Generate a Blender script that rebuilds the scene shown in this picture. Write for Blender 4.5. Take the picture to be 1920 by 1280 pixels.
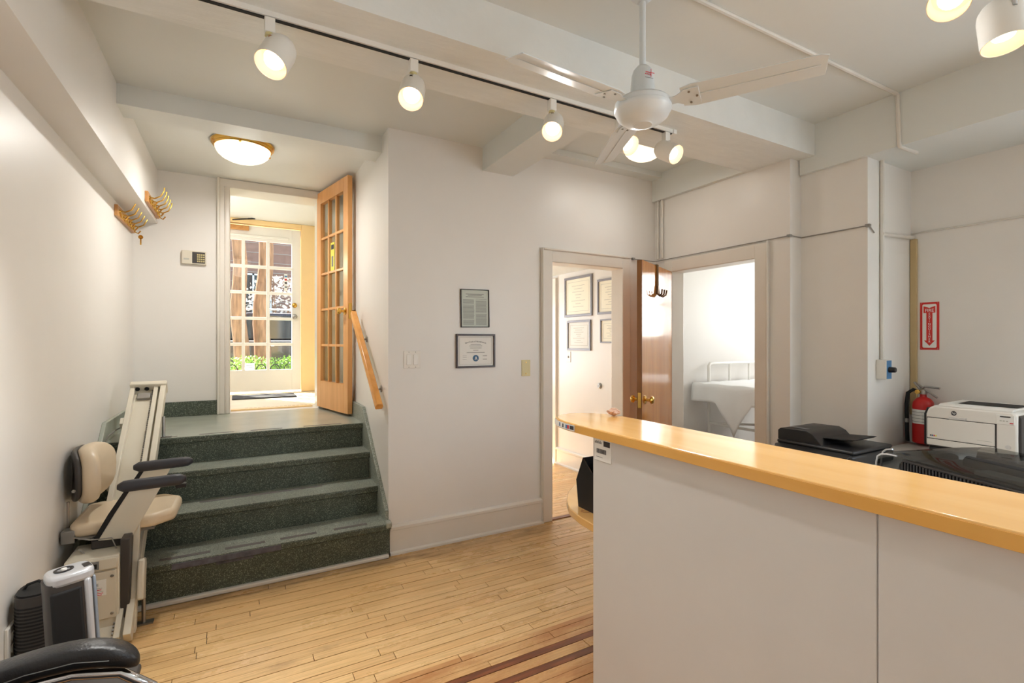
import bpy, bmesh, math, random
from mathutils import Matrix, Vector
random.seed(7)
PI = math.pi
scene = bpy.context.scene
for o in list(bpy.data.objects):
    bpy.data.objects.remove(o)

# ------------------------------------------------------------ camera
CAM_H = 1.38
F_PX = 922.0
YAW = math.atan(515 / 922)
cam_d = bpy.data.cameras.new('camera')
cam_d.sensor_width = 36
cam_d.lens = F_PX / 1920 * 36
cam_d.clip_start = 0.03
cam = bpy.data.objects.new('camera', cam_d)
scene.collection.objects.link(cam)
cam.location = (0, 0, CAM_H)
cam.rotation_euler = (PI / 2, 0, -YAW)
scene.camera = cam
scene.view_settings.view_transform = 'Standard'
scene.view_settings.look = 'None'
scene.view_settings.gamma = 1
scene.view_settings.use_curve_mapping = False
scene.view_settings.exposure = 0.32
scene.cycles.use_denoising = True
scene.cycles.max_bounces = 10
scene.cycles.diffuse_bounces = 6
scene.cycles.transparent_max_bounces = 16
scene.cycles.sample_clamp_indirect = 8
scene.cycles.caustics_reflective = False
scene.cycles.caustics_refractive = False

# ------------------------------------------------------------ world, sun, daylight at the windows
world = bpy.data.worlds.new('sky')
scene.world = world
world.use_nodes = True
nt = world.node_tree
bg = nt.nodes['Background']
sky = nt.nodes.new('ShaderNodeTexSky')
sky.sky_type = 'NISHITA'
sky.sun_disc = False
sky.sun_elevation = math.radians(50)
sky.sun_rotation = math.radians(10)
nt.links.new(sky.outputs[0], bg.inputs[0])
bg.inputs[1].default_value = 0.6


def light(name, kind, loc, energy, col=(1, 1, 1), rot=None, **kw):
    d = bpy.data.lights.new(name, kind)
    d.energy = energy
    d.color = col
    for k, v in kw.items():
        setattr(d, k, v)
    o = bpy.data.objects.new(name, d)
    scene.collection.objects.link(o)
    o.location = loc
    if rot is not None:
        o.rotation_euler = rot
    return o


def aim(d):
    return Vector(d).to_track_quat('-Z', 'Y').to_euler()


light('sun', 'SUN', (-8, 20, 20), 30.0, (1.0, .94, .85), aim((.36, -.56, -.75)), angle=.01)
# window light; the side and office windows are unseen, added for brightness
light('side_fill_light', 'AREA', (3.95, -1.15, 1.62), 72, (.84, .93, 1.0), aim((-1, 0, 0)), shape='RECTANGLE', size=1.9, size_y=1.45)
light('daylight_bedroom_window', 'AREA', (6.24, 2.72, 1.9), 34, (1.0, .98, .95), aim((-1, 0, 0)), shape='RECTANGLE', size=1.3, size_y=.9)
light('office_fill_light', 'AREA', (2.0, 5.98, 1.35), 32, (.94, .97, 1.0), aim((0, -1, 0)), shape='RECTANGLE', size=1.2, size_y=1.2)


# ------------------------------------------------------------ materials
def lin(c):
    c = [v / 255 for v in c]
    return tuple(v / 12.92 if v <= .04045 else ((v + .055) / 1.055) ** 2.4 for v in c) + (1,)


def newmat(name):
    m = bpy.data.materials.new(name)
    m.use_nodes = True
    t = m.node_tree
    return m, t, t.nodes['Principled BSDF']


def N(t, kind, **kw):
    n = t.nodes.new(kind)
    for k, v in kw.items():
        if k.startswith('i_'):
            n.inputs[int(k[2:]) if k[2:].isdigit() else k[2:].replace('_', ' ')].default_value = v
        else:
            setattr(n, k, v)
    return n


def coords(t, scale=(1, 1, 1), rot=(0, 0, 0), world_space=True):
    if world_space:
        g = N(t, 'ShaderNodeNewGeometry').outputs['Position']
    else:
        g = N(t, 'ShaderNodeTexCoord').outputs['Object']
    mp = N(t, 'ShaderNodeMapping')
    mp.inputs['Scale'].default_value = scale
    mp.inputs['Rotation'].default_value = rot
    t.links.new(g, mp.inputs[0])
    return mp.outputs[0]


def ramp(t, src, stops):
    r = N(t, 'ShaderNodeValToRGB')
    e = r.color_ramp.elements
    while len(e) < len(stops):
        e.new(.5)
    for el, (p, c) in zip(e, stops):
        el.position = p
        el.color = c
    t.links.new(src, r.inputs[0])
    return r.outputs[0]


def mixc(t, fac, a, b, mode='MIX'):
    m = N(t, 'ShaderNodeMix', data_type='RGBA', blend_type=mode)
    for sock, v in ((m.inputs[0], fac), (m.inputs[6], a), (m.inputs[7], b)):
        if hasattr(v, 'is_linked'):
            t.links.new(v, sock)
        else:
            sock.default_value = v
    return m.outputs[2]


def bump(t, p, h, strength, dist=.01):
    b = N(t, 'ShaderNodeBump')
    b.inputs['Strength'].default_value = strength
    b.inputs['Distance'].default_value = dist
    t.links.new(h, b.inputs['Height'])
    t.links.new(b.outputs[0], p.inputs['Normal'])


def mat(name, col, rough=.5, metal=0, var=.05, scale=6, bmp=0, bscale=40, coat=0, stretch=(1, 1, 1), world_space=True, spec=.5):
    """principled paint / plastic / metal with a little procedural variation"""
    m, t, p = newmat(name)
    c = lin(col)
    v = coords(t, stretch, world_space=world_space)
    n = N(t, 'ShaderNodeTexNoise', i_Scale=scale, i_Detail=4.0)
    t.links.new(v, n.inputs['Vector'])
    lo = tuple(x * (1 - var) for x in c[:3]) + (1,)
    hi = tuple(min(1, x * (1 + var)) for x in c[:3]) + (1,)
    t.links.new(ramp(t, n.outputs[0], [(.3, lo), (.7, hi)]), p.inputs['Base Color'])
    p.inputs['Roughness'].default_value = rough
    p.inputs['Metallic'].default_value = metal
    p.inputs['Coat Weight'].default_value = coat
    p.inputs['Specular IOR Level'].default_value = spec
    if bmp:
        n2 = N(t, 'ShaderNodeTexNoise', i_Scale=bscale, i_Detail=3.0)
        t.links.new(v, n2.inputs['Vector'])
        bump(t, p, n2.outputs[0], bmp)
    return m


def wood(name, a, b, axis=0, rough=.3, scale=1.0, coat=.0):
    m, t, p = newmat(name)
    st = [14 * scale] * 3
    st[axis] = 1.2 * scale
    v = coords(t, st, world_space=False)
    n = N(t, 'ShaderNodeTexNoise', i_Scale=2.0, i_Detail=6.0, i_Distortion=.6)
    t.links.new(v, n.inputs['Vector'])
    t.links.new(ramp(t, n.outputs[0], [(.3, lin(a)), (.7, lin(b))]), p.inputs['Base Color'])
    p.inputs['Roughness'].default_value = rough
    p.inputs['Coat Weight'].default_value = coat
    p.inputs['Coat Roughness'].default_value = .08
    return m


def emit(name, col, strength):
    m, t, p = newmat(name)
    p.inputs['Base Color'].default_value = lin(col)
    p.inputs['Emission Color'].default_value = lin(col)
    p.inputs['Emission Strength'].default_value = strength
    return m


def glass(name, tint, clear=.9, rough=.02, gloss=.35):
    m, t, p = newmat(name)
    t.nodes.remove(p)
    out = [n for n in t.nodes if n.type == 'OUTPUT_MATERIAL'][0]
    tr = N(t, 'ShaderNodeBsdfTransparent')
    tr.inputs[0].default_value = lin(tint)
    gl = N(t, 'ShaderNodeBsdfGlossy')
    gl.inputs['Roughness'].default_value = rough
    fr = N(t, 'ShaderNodeFresnel')
    fr.inputs[0].default_value = 1.45
    mx = N(t, 'ShaderNodeMixShader')
    ml = N(t, 'ShaderNodeMath', operation='MULTIPLY_ADD')
    ml.inputs[1].default_value = gloss
    ml.inputs[2].default_value = (1 - clear) * .3
    t.links.new(fr.outputs[0], ml.inputs[0])
    t.links.new(ml.outputs[0], mx.inputs[0])
    t.links.new(tr.outputs[0], mx.inputs[1])
    t.links.new(gl.outputs[0], mx.inputs[2])
    t.links.new(mx.outputs[0], out.inputs[0])
    return m


def frosted(name, col):
    m, t, p = newmat(name)
    p.inputs['Base Color'].default_value = lin(col)
    p.inputs['Roughness'].default_value = .35
    p.inputs['Transmission Weight'].default_value = .6
    p.inputs['IOR'].default_value = 1.2
    return m


def floor_mat():
    m, t, p = newmat('oak strip floor')
    oi = N(t, 'ShaderNodeObjectInfo')
    ge = N(t, 'ShaderNodeNewGeometry')
    ad = N(t, 'ShaderNodeMath', operation='ADD')
    t.links.new(oi.outputs['Random'], ad.inputs[0])
    t.links.new(ge.outputs['Random Per Island'], ad.inputs[1])
    fr = N(t, 'ShaderNodeMath', operation='FRACT')
    t.links.new(ad.outputs[0], fr.inputs[0])
    base = ramp(t, fr.outputs[0], [(0, lin((216, 176, 122))), (.35, lin((228, 190, 134))), (.7, lin((222, 180, 124))), (1, lin((232, 196, 142)))])
    v = coords(t, (3, 70, 10))
    n = N(t, 'ShaderNodeTexNoise', i_Scale=1.5, i_Detail=6.0, i_Distortion=.4)
    t.links.new(v, n.inputs['Vector'])
    grain = ramp(t, n.outputs[0], [(.35, (.80, .78, .74, 1)), (.6, (1, 1, 1, 1))])
    c = mixc(t, 1.0, base, grain, 'MULTIPLY')
    # scuffed, greyed patches where the varnish has worn off
    w = N(t, 'ShaderNodeTexNoise', i_Scale=1.3, i_Detail=7.0, i_Roughness=.72)
    t.links.new(coords(t, (1, 2.6, 1)), w.inputs['Vector'])
    wf = ramp(t, w.outputs[0], [(.58, (0, 0, 0, 1)), (.72, (.55, .55, .55, 1))])
    c = mixc(t, wf, c, lin((140, 108, 78)))
    # older, darker finish on the viewer's side of the long seam, and dirt along the foot of the stairs
    sx = N(t, 'ShaderNodeSeparateXYZ')
    t.links.new(N(t, 'ShaderNodeNewGeometry').outputs['Position'], sx.inputs[0])
    old = N(t, 'ShaderNodeMapRange', i_1=1.985, i_2=1.99, i_3=1.0, i_4=0.0)
    t.links.new(sx.outputs[1], old.inputs[0])
    on = N(t, 'ShaderNodeMath', operation='MULTIPLY')
    t.links.new(old.outputs[0], on.inputs[0])
    t.links.new(ramp(t, w.outputs[0], [(.38, (.25, .25, .25, 1)), (.6, (1, 1, 1, 1))]), on.inputs[1])
    c = mixc(t, on.outputs[0], c, lin((170, 112, 62)))
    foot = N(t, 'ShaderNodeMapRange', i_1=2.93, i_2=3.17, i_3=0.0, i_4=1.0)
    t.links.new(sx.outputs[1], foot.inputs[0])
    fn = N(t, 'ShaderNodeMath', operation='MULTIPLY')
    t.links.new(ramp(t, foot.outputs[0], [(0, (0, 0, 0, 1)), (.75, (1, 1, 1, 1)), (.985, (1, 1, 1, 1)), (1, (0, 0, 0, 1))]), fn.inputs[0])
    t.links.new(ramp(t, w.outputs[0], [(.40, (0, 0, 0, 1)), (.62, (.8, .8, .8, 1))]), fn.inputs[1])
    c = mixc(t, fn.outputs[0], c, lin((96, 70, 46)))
    t.links.new(c, p.inputs['Base Color'])
    rr = ramp(t, w.outputs[0], [(.4, (.24, .24, .24, 1)), (.7, (.5, .5, .5, 1))])
    t.links.new(rr, p.inputs['Roughness'])
    bump(t, p, n.outputs[0], .08, .002)
    return m


def terrazzo(name, dark, mid, light_c, rough=.4):
    m, t, p = newmat(name)
    v = coords(t)
    vo = N(t, 'ShaderNodeTexVoronoi', i_Scale=330.0)
    t.links.new(v, vo.inputs['Vector'])
    sp = N(t, 'ShaderNodeSeparateColor')
    t.links.new(vo.outputs['Color'], sp.inputs[0])
    c = ramp(t, sp.outputs[0], [(0, lin(dark)), (.45, lin(mid)), (.80, lin(mid)), (.97, lin(light_c))])
    n = N(t, 'ShaderNodeTexNoise', i_Scale=5.0, i_Detail=4.0)
    t.links.new(v, n.inputs['Vector'])
    c = mixc(t, 1.0, c, ramp(t, n.outputs[0], [(.3, (.75, .75, .75, 1)), (.7, (1, 1, 1, 1))]), 'MULTIPLY')
    t.links.new(c, p.inputs['Base Color'])
    p.inputs['Roughness'].default_value = rough
    return m


M = dict(
    wall=mat('warm white wall paint', (228, 225, 220), .38, var=.02, scale=2, bmp=.04, bscale=25),
    ceil=mat('ceiling paint', (219, 222, 219), .42, var=.02, scale=2, bmp=.03, bscale=20),
    plaster=mat('rough painted plaster', (226, 228, 225), .38, var=.03, scale=5, bmp=.35, bscale=14, stretch=(1, 4, 1)),
    trim=mat('white trim paint', (224, 219, 210), .3, var=.02),
    panel=mat('grey laminate panel', (208, 206, 202), .45, var=.01),
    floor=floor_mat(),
    sub=mat('dark subfloor', (60, 42, 28), .8),
    walnut=wood('walnut inlay', (92, 50, 28), (138, 80, 46), 0, .35, 2),
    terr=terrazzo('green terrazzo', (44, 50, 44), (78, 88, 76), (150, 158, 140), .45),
    terr_top=terrazzo('lit green terrazzo tread', (88, 96, 88), (146, 152, 140), (200, 204, 192), .4),  # paler than the risers: light falling on the treads put into the colour
    landing=mat('grey green landing', (158, 163, 152), .22, var=.08, scale=4),
    tape=mat('worn grey grip tape', (104, 98, 96), .8, var=.15, scale=20),
    scuff=mat('peeling dark tape', (86, 86, 96), .6, var=.5, scale=22),
    maple=wood('maple counter', (218, 168, 98), (228, 182, 114), 1, .16, .5, .4),
    mapedge=wood('maple counter edge', (216, 160, 76), (224, 172, 90), 1, .3, .5),
    oak=wood('oak french door', (212, 150, 88), (230, 172, 108), 2, .3, .6),
    oakdoor=wood('varnished wood door', (176, 110, 52), (204, 138, 72), 2, .12, .45, .5),
    oakedge=mat('dark varnished door edge', (138, 90, 40), .35, var=.1),
    rail=wood('varnished handrail', (206, 140, 66), (224, 160, 84), 1, .25, .6),
    rack=wood('oak hook rail', (176, 122, 66), (200, 146, 84), 1, .35, 1),
    peach=mat('cream yellow paint', (240, 208, 150), .4, var=.02),
    white=mat('white enamel', (232, 230, 224), .28, var=.01),
    fanwhite=mat('white fan enamel', (214, 221, 225), .3, var=.01),
    whitem=mat('white plastic', (228, 224, 216), .35, var=.01),
    cream=mat('cream enamelled metal', (214, 207, 190), .32, var=.02),
    vinyl=mat('beige vinyl upholstery', (222, 204, 176), .35, var=.04, scale=8),
    ivory=mat('ivory plastic plate', (206, 194, 142), .35),
    brass=mat('polished brass', (214, 170, 84), .18, 1, var=.04),
    bronze=mat('dark bronze', (96, 70, 44), .35, .8),
    chrome=mat('chrome', (200, 200, 202), .1, 1, var=.02),
    steel=mat('brushed steel', (160, 158, 154), .35, .9),
    black=mat('black plastic', (24, 24, 26), .38, var=.1),
    blackm=mat('matt black', (14, 14, 15), .7, var=.1),
    leather=mat('black leather', (26, 26, 28), .33, var=.15, scale=20, bmp=.12, bscale=160),
    armpad=mat('charcoal foam armrest', (52, 53, 60), .45, var=.05),
    dgrey=mat('dark grey plastic', (62, 58, 56), .45, var=.04),
    silver=mat('silver plastic', (198, 200, 204), .3, .3, var=.02),
    bluegrey=mat('blue grey plastic', (142, 152, 164), .35, .2),
    red=mat('fire red', (196, 30, 28), .3, var=.05),
    signred=mat('sign red', (204, 38, 30), .4),
    paper=mat('paper', (232, 232, 228), .6, var=.01),
    greenpaper=mat('pale green document', (200, 208, 198), .5, var=.01),
    diploma=mat('cream diploma', (238, 234, 214), .5, var=.01),
    ink=mat('grey print', (128, 130, 130), .7),
    inkl=mat('pale print', (186, 186, 176), .7),
    inkd=mat('dark print', (50, 48, 54), .7),
    seal=mat('blue seal', (44, 92, 130), .5),
    blue=mat('blue label', (66, 122, 170), .4),
    redink=mat('red print', (206, 60, 70), .6),
    yellow=mat('yellow notice', (226, 214, 60), .5),
    frame_d=mat('dark wood frame', (52, 26, 22), .35),
    frame_b=mat('thin black frame', (40, 42, 44), .35),
    frame_g=mat('pewter frame', (128, 126, 132), .4, .2),
    pane=glass('clear pane', (250, 252, 250), .95),
    smoke=glass('smoked acrylic cover', (150, 150, 146), .8, .05),
    frost=mat('frosted glass', (206, 214, 220), .3, var=.03),
    lampglass=emit('lit opal glass', (255, 236, 206), 1.15),
    bulb=emit('lit bulb', (255, 240, 214), 3.0),
    reflector=emit('warm lit reflector', (255, 218, 156), .55),
    sheet=mat('white bed sheet', (232, 232, 230), .8, var=.02),
    carton=mat('brown carton', (112, 72, 50), .7),
    tan=mat('tan raceway', (188, 166, 122), .5),
    conduit=mat('painted conduit', (214, 210, 202), .4),
    cable=mat('grey cable', (146, 142, 136), .5),
    hotred=mat('red wire', (190, 40, 36), .5),
    greenw=mat('green wire', (40, 120, 70), .5),
    rubber=mat('dark door mat', (58, 58, 62), .9, var=.2, scale=60),
    bark=mat('tree bark', (150, 112, 82), .9, var=.4, scale=10, bmp=.9, bscale=14, stretch=(2, 2, .4)),
    leaf=mat('hedge leaf', (150, 186, 72), .5, var=.35, scale=30),
    blossom=mat('pale blossom', (240, 232, 220), .6, var=.1),
    brick=mat('brown facade', (146, 112, 96), .8, var=.12, scale=9),
    asphalt=mat('asphalt', (92, 90, 88), .9),
    walk=mat('concrete pavement', (176, 172, 164), .8),
    carpaint=mat('dark car paint', (66, 62, 62), .2, .3, coat=.6),
    carglass=mat('dark car glass', (40, 48, 52), .08, var=.02),
    iron=mat('wrought iron', (34, 32, 32), .5, .5),
)

# ------------------------------------------------------------ mesh builder
WM = {}          # world matrix of every object we parent to


class MB:
    def __init__(s):
        s.v = []
        s.f = []

    def add(s, vs, fs, mx=None):
        n = len(s.v)
        s.v += [(mx @ Vector(p)) if mx else Vector(p) for p in vs]
        s.f += [tuple(i + n for i in f) for f in fs]
        return s

    def box(s, x0, x1, y0, y1, z0, z1, mx=None):
        return s.add([(x0, y0, z0), (x1, y0, z0), (x1, y1, z0), (x0, y1, z0), (x0, y0, z1), (x1, y0, z1), (x1, y1, z1), (x0, y1, z1)],
                     [(0, 3, 2, 1), (4, 5, 6, 7), (0, 1, 5, 4), (1, 2, 6, 5), (2, 3, 7, 6), (3, 0, 4, 7)], mx)

    def prism(s, poly, a, b, axis=2, mx=None):
        """polygon (list of 2D points) extruded along an axis from a to b"""
        def P(p, h):
            return [(h, p[0], p[1]), (p[0], h, p[1]), (p[0], p[1], h)][axis]
        n = len(poly)
        vs = [P(p, a) for p in poly] + [P(p, b) for p in poly]
        return s.add(vs, [tuple(range(n))[::-1], tuple(range(n, 2 * n))] + [(i, (i + 1) % n, n + (i + 1) % n, n + i) for i in range(n)], mx)

    def lathe(s, prof, n=24, mx=None, cap=True):
        """profile of (radius, height) turned about z"""
        vs = []
        for r, h in prof:
            vs += [(r * math.cos(2 * PI * i / n), r * math.sin(2 * PI * i / n), h) for i in range(n)]
        fs = []
        for k in range(len(prof) - 1):
            for i in range(n):
                j = (i + 1) % n
                fs.append((k * n + i, k * n + j, (k + 1) * n + j, (k + 1) * n + i))
        if cap:
            fs.append(tuple(range(n))[::-1])
            fs.append(tuple((len(prof) - 1) * n + i for i in range(n)))
        return s.add(vs, fs, mx)

    def tube(s, pts, r, n=8, closed=False):
        pts = [Vector(p) for p in pts]
        rs = r if isinstance(r, (list, tuple)) else [r] * len(pts)
        base = len(s.v)
        m = len(pts)
        up = None
        for i, p in enumerate(pts):
            if closed:
                d = (pts[(i + 1) % m] - pts[i - 1])
            else:
                d = pts[min(i + 1, m - 1)] - pts[max(i - 1, 0)]
            d.normalize()
            if up is None:
                up = Vector((0, 0, 1)) if abs(d.z) < .9 else Vector((1, 0, 0))
            sx = d.cross(up)
            if sx.length < 1e-4:
                sx = d.cross(Vector((0, 1, 0)))
            sx.normalize()
            up = sx.cross(d).normalized()
            for k in range(n):
                a = 2 * PI * k / n
                s.v.append(p + (sx * math.cos(a) + up * math.sin(a)) * rs[i])
        for i in range(m if closed else m - 1):
            for k in range(n):
                a, b = base + i * n, base + ((i + 1) % m) * n
                s.f.append((a + k, b + k, b + (k + 1) % n, a + (k + 1) % n))
        if not closed:
            s.f.append(tuple(base + k for k in range(n)))
            s.f.append(tuple(base + (m - 1) * n + k for k in range(n))[::-1])
        return s

    def build(s, name, material, parent=None, bevel=0, smooth=False, seg=2, subsurf=0, angle=40):
        me = bpy.data.meshes.new(name)
        if parent is not None:
            inv = WM[parent.name].inverted()
            vs = [inv @ v for v in s.v]
            loc = None
        else:
            xs, ys, zs = zip(*s.v)
            loc = Vector(((min(xs) + max(xs)) / 2, (min(ys) + max(ys)) / 2, min(zs)))
            vs = [v - loc for v in s.v]
        me.from_pydata(vs, [], s.f)
        bm = bmesh.new()
        bm.from_mesh(me)
        bmesh.ops.recalc_face_normals(bm, faces=bm.faces)
        bm.to_mesh(me)
        bm.free()
        me.materials.append(M[material] if isinstance(material, str) else material)
        o = bpy.data.objects.new(name, me)
        scene.collection.objects.link(o)
        if parent is not None:
            o.parent = parent
            WM[o.name] = WM[parent.name].copy()
        else:
            o.location = loc
            WM[o.name] = Matrix.Translation(loc)
        if bevel:
            md = o.modifiers.new('bevel', 'BEVEL')
            md.width = bevel
            md.segments = seg
            md.limit_method = 'ANGLE'
            md.angle_limit = math.radians(35)
        if subsurf:
            md = o.modifiers.new('subsurf', 'SUBSURF')
            md.levels = md.render_levels = subsurf
        if smooth or bevel or subsurf:
            for p in me.polygons:
                p.use_smooth = True
            if not subsurf:
                try:
                    me.set_sharp_from_angle(angle=math.radians(angle))
                except Exception:
                    pass
        return o


def B(x0, x1, y0, y1, z0, z1, mx=None):
    return MB().box(x0, x1, y0, y1, z0, z1, mx)


def tag(o, label=None, cat=None, group=None, kind=None):
    if label:
        o['label'] = label
    if cat:
        o['category'] = cat
    if group:
        o['group'] = group
    if kind:
        o['kind'] = kind
    return o


def thing(name, label, cat, loc=(0, 0, 0), rotz=0, group=None, kind=None):
    o = bpy.data.objects.new(name, None)
    o.empty_display_size = .1
    scene.collection.objects.link(o)
    o.location = loc
    o.rotation_euler = (0, 0, rotz)
    WM[o.name] = Matrix.Translation(loc) @ Matrix.Rotation(rotz, 4, 'Z')
    return tag(o, label, cat, group, kind)


def frame_mx(origin, x, y, z):
    m = Matrix((x, y, z)).transposed().to_4x4()
    m.translation = Vector(origin)
    return m


def axis_mx(origin, d):
    """matrix whose local z points along d"""
    d = Vector(d).normalized()
    return Matrix.Translation(origin) @ d.to_track_quat('Z', 'Y').to_matrix().to_4x4()


def text_mesh(txt, size, mx, name, material, parent, extrude=.0004, align='CENTER', sx=1.0):
    """lettering as a flat mesh; local x right, y up, z out of the surface"""
    cu = bpy.data.curves.new('t', 'FONT')
    cu.body = txt
    cu.size = size
    cu.align_x = align
    cu.align_y = 'CENTER'
    cu.extrude = extrude
    cu.resolution_u = 3
    ob = bpy.data.objects.new('t', cu)
    scene.collection.objects.link(ob)
    dg = bpy.context.evaluated_depsgraph_get()
    dg.update()
    me = bpy.data.meshes.new_from_object(ob.evaluated_get(dg))
    mb = MB()
    mb.add([(v.co.x * sx, v.co.y, v.co.z) for v in me.vertices], [tuple(p.vertices) for p in me.polygons], mx)
    bpy.data.objects.remove(ob)
    bpy.data.meshes.remove(me)
    return mb.build(name, material, parent)


def struct(mb, name, material, label=None, parent=None, **kw):
    o = mb.build(name, material, parent, **kw)
    if parent is None:
        tag(o, label, None, None, 'structure')
    return o
# ============================================================ the setting
D = 3.171      # wall with the framed documents
XL = -.72      # left wall
XS = .854      # wall beside the stairs
LZ = .765      # landing level
EY = 4.86      # wall with the entry door
XW = 3.217     # wall with the bedroom door
XN = 3.89      # recessed wall on the right


def wall(boxes, name, label, material='wall', cat='wall'):
    mb = MB()
    for b in boxes:
        mb.box(*b)
    o = struct(mb, name, material, label)
    o['category'] = cat
    return o


wall([(XL - .13, XL, -2.72, 5.1, 0, 2.95)], 'wall_left', 'long off-white left wall behind the stairlift')
wall([(XS, 2.111, D, D + .12, 0, 2.95), (2.827, XW + .1, D, D + .12, 0, 2.95), (2.111, 2.827, D, D + .12, 1.995, 2.95)], 'wall_back', 'warm grey wall holding the two framed documents')
wall([(XS, XS + .12, D + .12, 5.1, 0, 2.95)], 'wall_stair', 'white wall beside the stairs carrying the handrail')
wall([(XL, -.06, EY, EY + .24, 0, 2.95), (.66, XS, EY, EY + .24, 0, 2.95), (-.06, .66, EY, EY + .24, 2.70, 2.95), (-.06, .66, EY, EY + .24, 0, LZ)], 'wall_entry', 'wall at the top of the stairs around the entry doorway')
wall([(XW, XW + .25, 1.957, 2.198, 0, 2.95), (XW, XW + .12, 2.966, D, 0, 2.95), (XW, XW + .12, 2.198, 2.966, 1.97, 2.95)], 'wall_right', 'right wall around the bedroom doorway')
wall([(3.34, XN + .12, 1.553, 1.96, 0, 2.95)], 'wall_pier', 'projecting pier between bedroom doorway and recessed wall')
wall([(XN, XN + .12, -.2, 1.6, 0, 2.95), (XN, XN + .12, -2.72, -2.1, 0, 2.95), (XN, XN + .12, -2.1, -.2, 0, .9), (XN, XN + .12, -2.1, -.2, 2.35, 2.95)], 'wall_recess', 'recessed wall behind the white printer')
wall([(XL, .2, -2.72, -2.6, 0, 2.95), (.2, XN, -2.72, -2.6, 0, 2.95)], 'wall_rear', 'plain rear wall behind the viewer')
mb = MB()
for y in (-2.1, -1.18, -.25):
    mb.box(XN + .01, XN + .05, y, y + .05, .9, 2.35)
for z in (.9, 1.6, 2.3):
    mb.box(XN + .01, XN + .05, -2.1, -.2, z, z + .05)
tag(mb.build('window_1', 'white'), 'added unseen sash window in the recessed wall', 'window', kind='structure')  # out of view, added to throw light on the left wall

# ceilings: three bays at slightly different levels, then the dropped beams
wall([(XL, XN, -2.72, 1.86, 2.805, 2.95)], 'ceiling', 'grey-white ceiling above the counter and the fan', 'ceil', 'ceiling')
wall([(XL, 1.53, 2.2, 3.5, 2.765, 2.95), (XL, XS, 3.4, EY, 2.765, 2.95)], 'ceiling_stair', 'ceiling above the stairs and the landing', 'ceil', 'ceiling')
wall([(1.6, XW, 2.2, D, 2.83, 2.95)], 'ceiling_corner', 'ceiling bay above the two inner doorways', 'ceil', 'ceiling')
wall([(XL, -.565, -2.6, EY, 2.33, 2.9)], 'trim_1', 'long dropped beam along the left wall', 'wall', 'beam')
wall([(-.565, XS, 3.33, 3.52, 2.655, 2.9)], 'trim_2', 'shallow beam across the stairs', 'ceil', 'beam')
wall([(-.565, 3.36, 1.85, 2.275, 2.6, 2.9)], 'trim_3', 'wide plaster beam carrying the light track', 'plaster', 'beam')
wall([(1.53, 1.78, 2.275, D, 2.6, 2.9)], 'trim_4', 'short beam running from the track beam to the document wall', 'ceil', 'beam')
wall([(3.31, XN, -2.6, 1.553, 2.5, 2.9), (3.31, 3.34, 1.553, 1.95, 2.5, 2.9)], 'trim_5', 'deep beam above the recessed wall', 'ceil', 'beam')
wall([(3.18, XW + .01, 2.27, D, 2.602, 2.9)], 'trim_6', 'beam above the bedroom doorway', 'ceil', 'beam')
wall([(1.78, 3.18, 3.06, D, 2.785, 2.84)], 'trim_7', 'flat cornice strip above the office doorway', 'ceil', 'cornice')

# floor: narrow oak strips, two walnut inlays
floor = struct(B(XL, 4.0, -2.72, 6.1, -.06, -.012), 'floor', 'sub', 'worn narrow oak strip floor with two dark inlay strips')
floor['category'] = 'floor'
rows = []
y = 3.165
while y > -2.6:
    if abs(y - 1.868) < .02 or abs(y - 1.772) < .02:
        w, kind = .038, 'inlay'
    elif 1.772 < y < 1.835:
        w, kind = y - 1.772, 'oak'
    else:
        w, kind = .0525, 'oak'
        if y > 1.868 and y - w < 1.885:
            w = y - 1.868
    rows.append((y - w, y, kind))
    y -= w
rest = MB()
for y0, y1, kind in rows:
    x = XL - random.random() * .8
    while x < XN:
        L = random.uniform(.55, 1.35) if kind == 'oak' else 1.6
        a, b = max(x, XL), min(x + L, XN)
        x += L
        if b - a < .02:
            continue
        g = .0015
        zt = random.uniform(-.0008, .0008)
        if y0 > 1.45 and a < 1.95:
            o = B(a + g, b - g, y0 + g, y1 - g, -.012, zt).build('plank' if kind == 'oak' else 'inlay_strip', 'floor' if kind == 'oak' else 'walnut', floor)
        else:
            rest.box(a + g, b - g, y0 + g, y1 - g, -.012, zt)
y = 3.17
while y < 6.0:
    x = .98 - random.random() * .6
    while x < 3.2:
        L = random.uniform(.5, 1.2)
        rest.box(max(x, .98) + .001, max(min(x + L, 3.2), max(x, .98) + .004) - .001, y + .001, y + .0515, -.012, 0)
        x += L
    y += .0525
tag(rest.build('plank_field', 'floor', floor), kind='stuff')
B(2.111, 2.827, D - .01, D + .03, -.01, .006).build('threshold', 'walnut', floor)

# baseboards
def baseboard(name, label, x0, x1, y0, y1, ax, h=.19):
    """ax: outward direction of the board, '-y', '+x', '-x'"""
    mb = MB()
    prof = [(0, 0), (.018, 0), (.018, h - .035), (.026, h - .03), (.026, h - .012), (.012, h), (0, h)]
    sh = [(0, 0), (.034, 0), (.034, .014), (.02, .022), (0, .022)]
    for p in (prof, sh):
        if ax == '-y':
            mb.prism([(y1 - a, z) for a, z in p], x0, x1, 0)
        elif ax == '+x':
            mb.prism([(x0 + a, z) for a, z in p], y0, y1, 1)
        else:
            mb.prism([(x1 - a, z) for a, z in p], y0, y1, 1)
    o = struct(mb, name, 'trim', label)
    o['category'] = 'baseboard'


baseboard('baseboard_back', 'tall white baseboard under the framed documents', XS + .005, 2.03, D - .03, D, '-y')
baseboard('baseboard_left', 'moulded white baseboard along the left wall', XL, XL + .03, -2.6, 3.09, '+x')
baseboard('baseboard_office', 'white baseboard in the office beyond the doorway', 3.15, 3.172, 3.3, 4.66, '-x')

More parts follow.
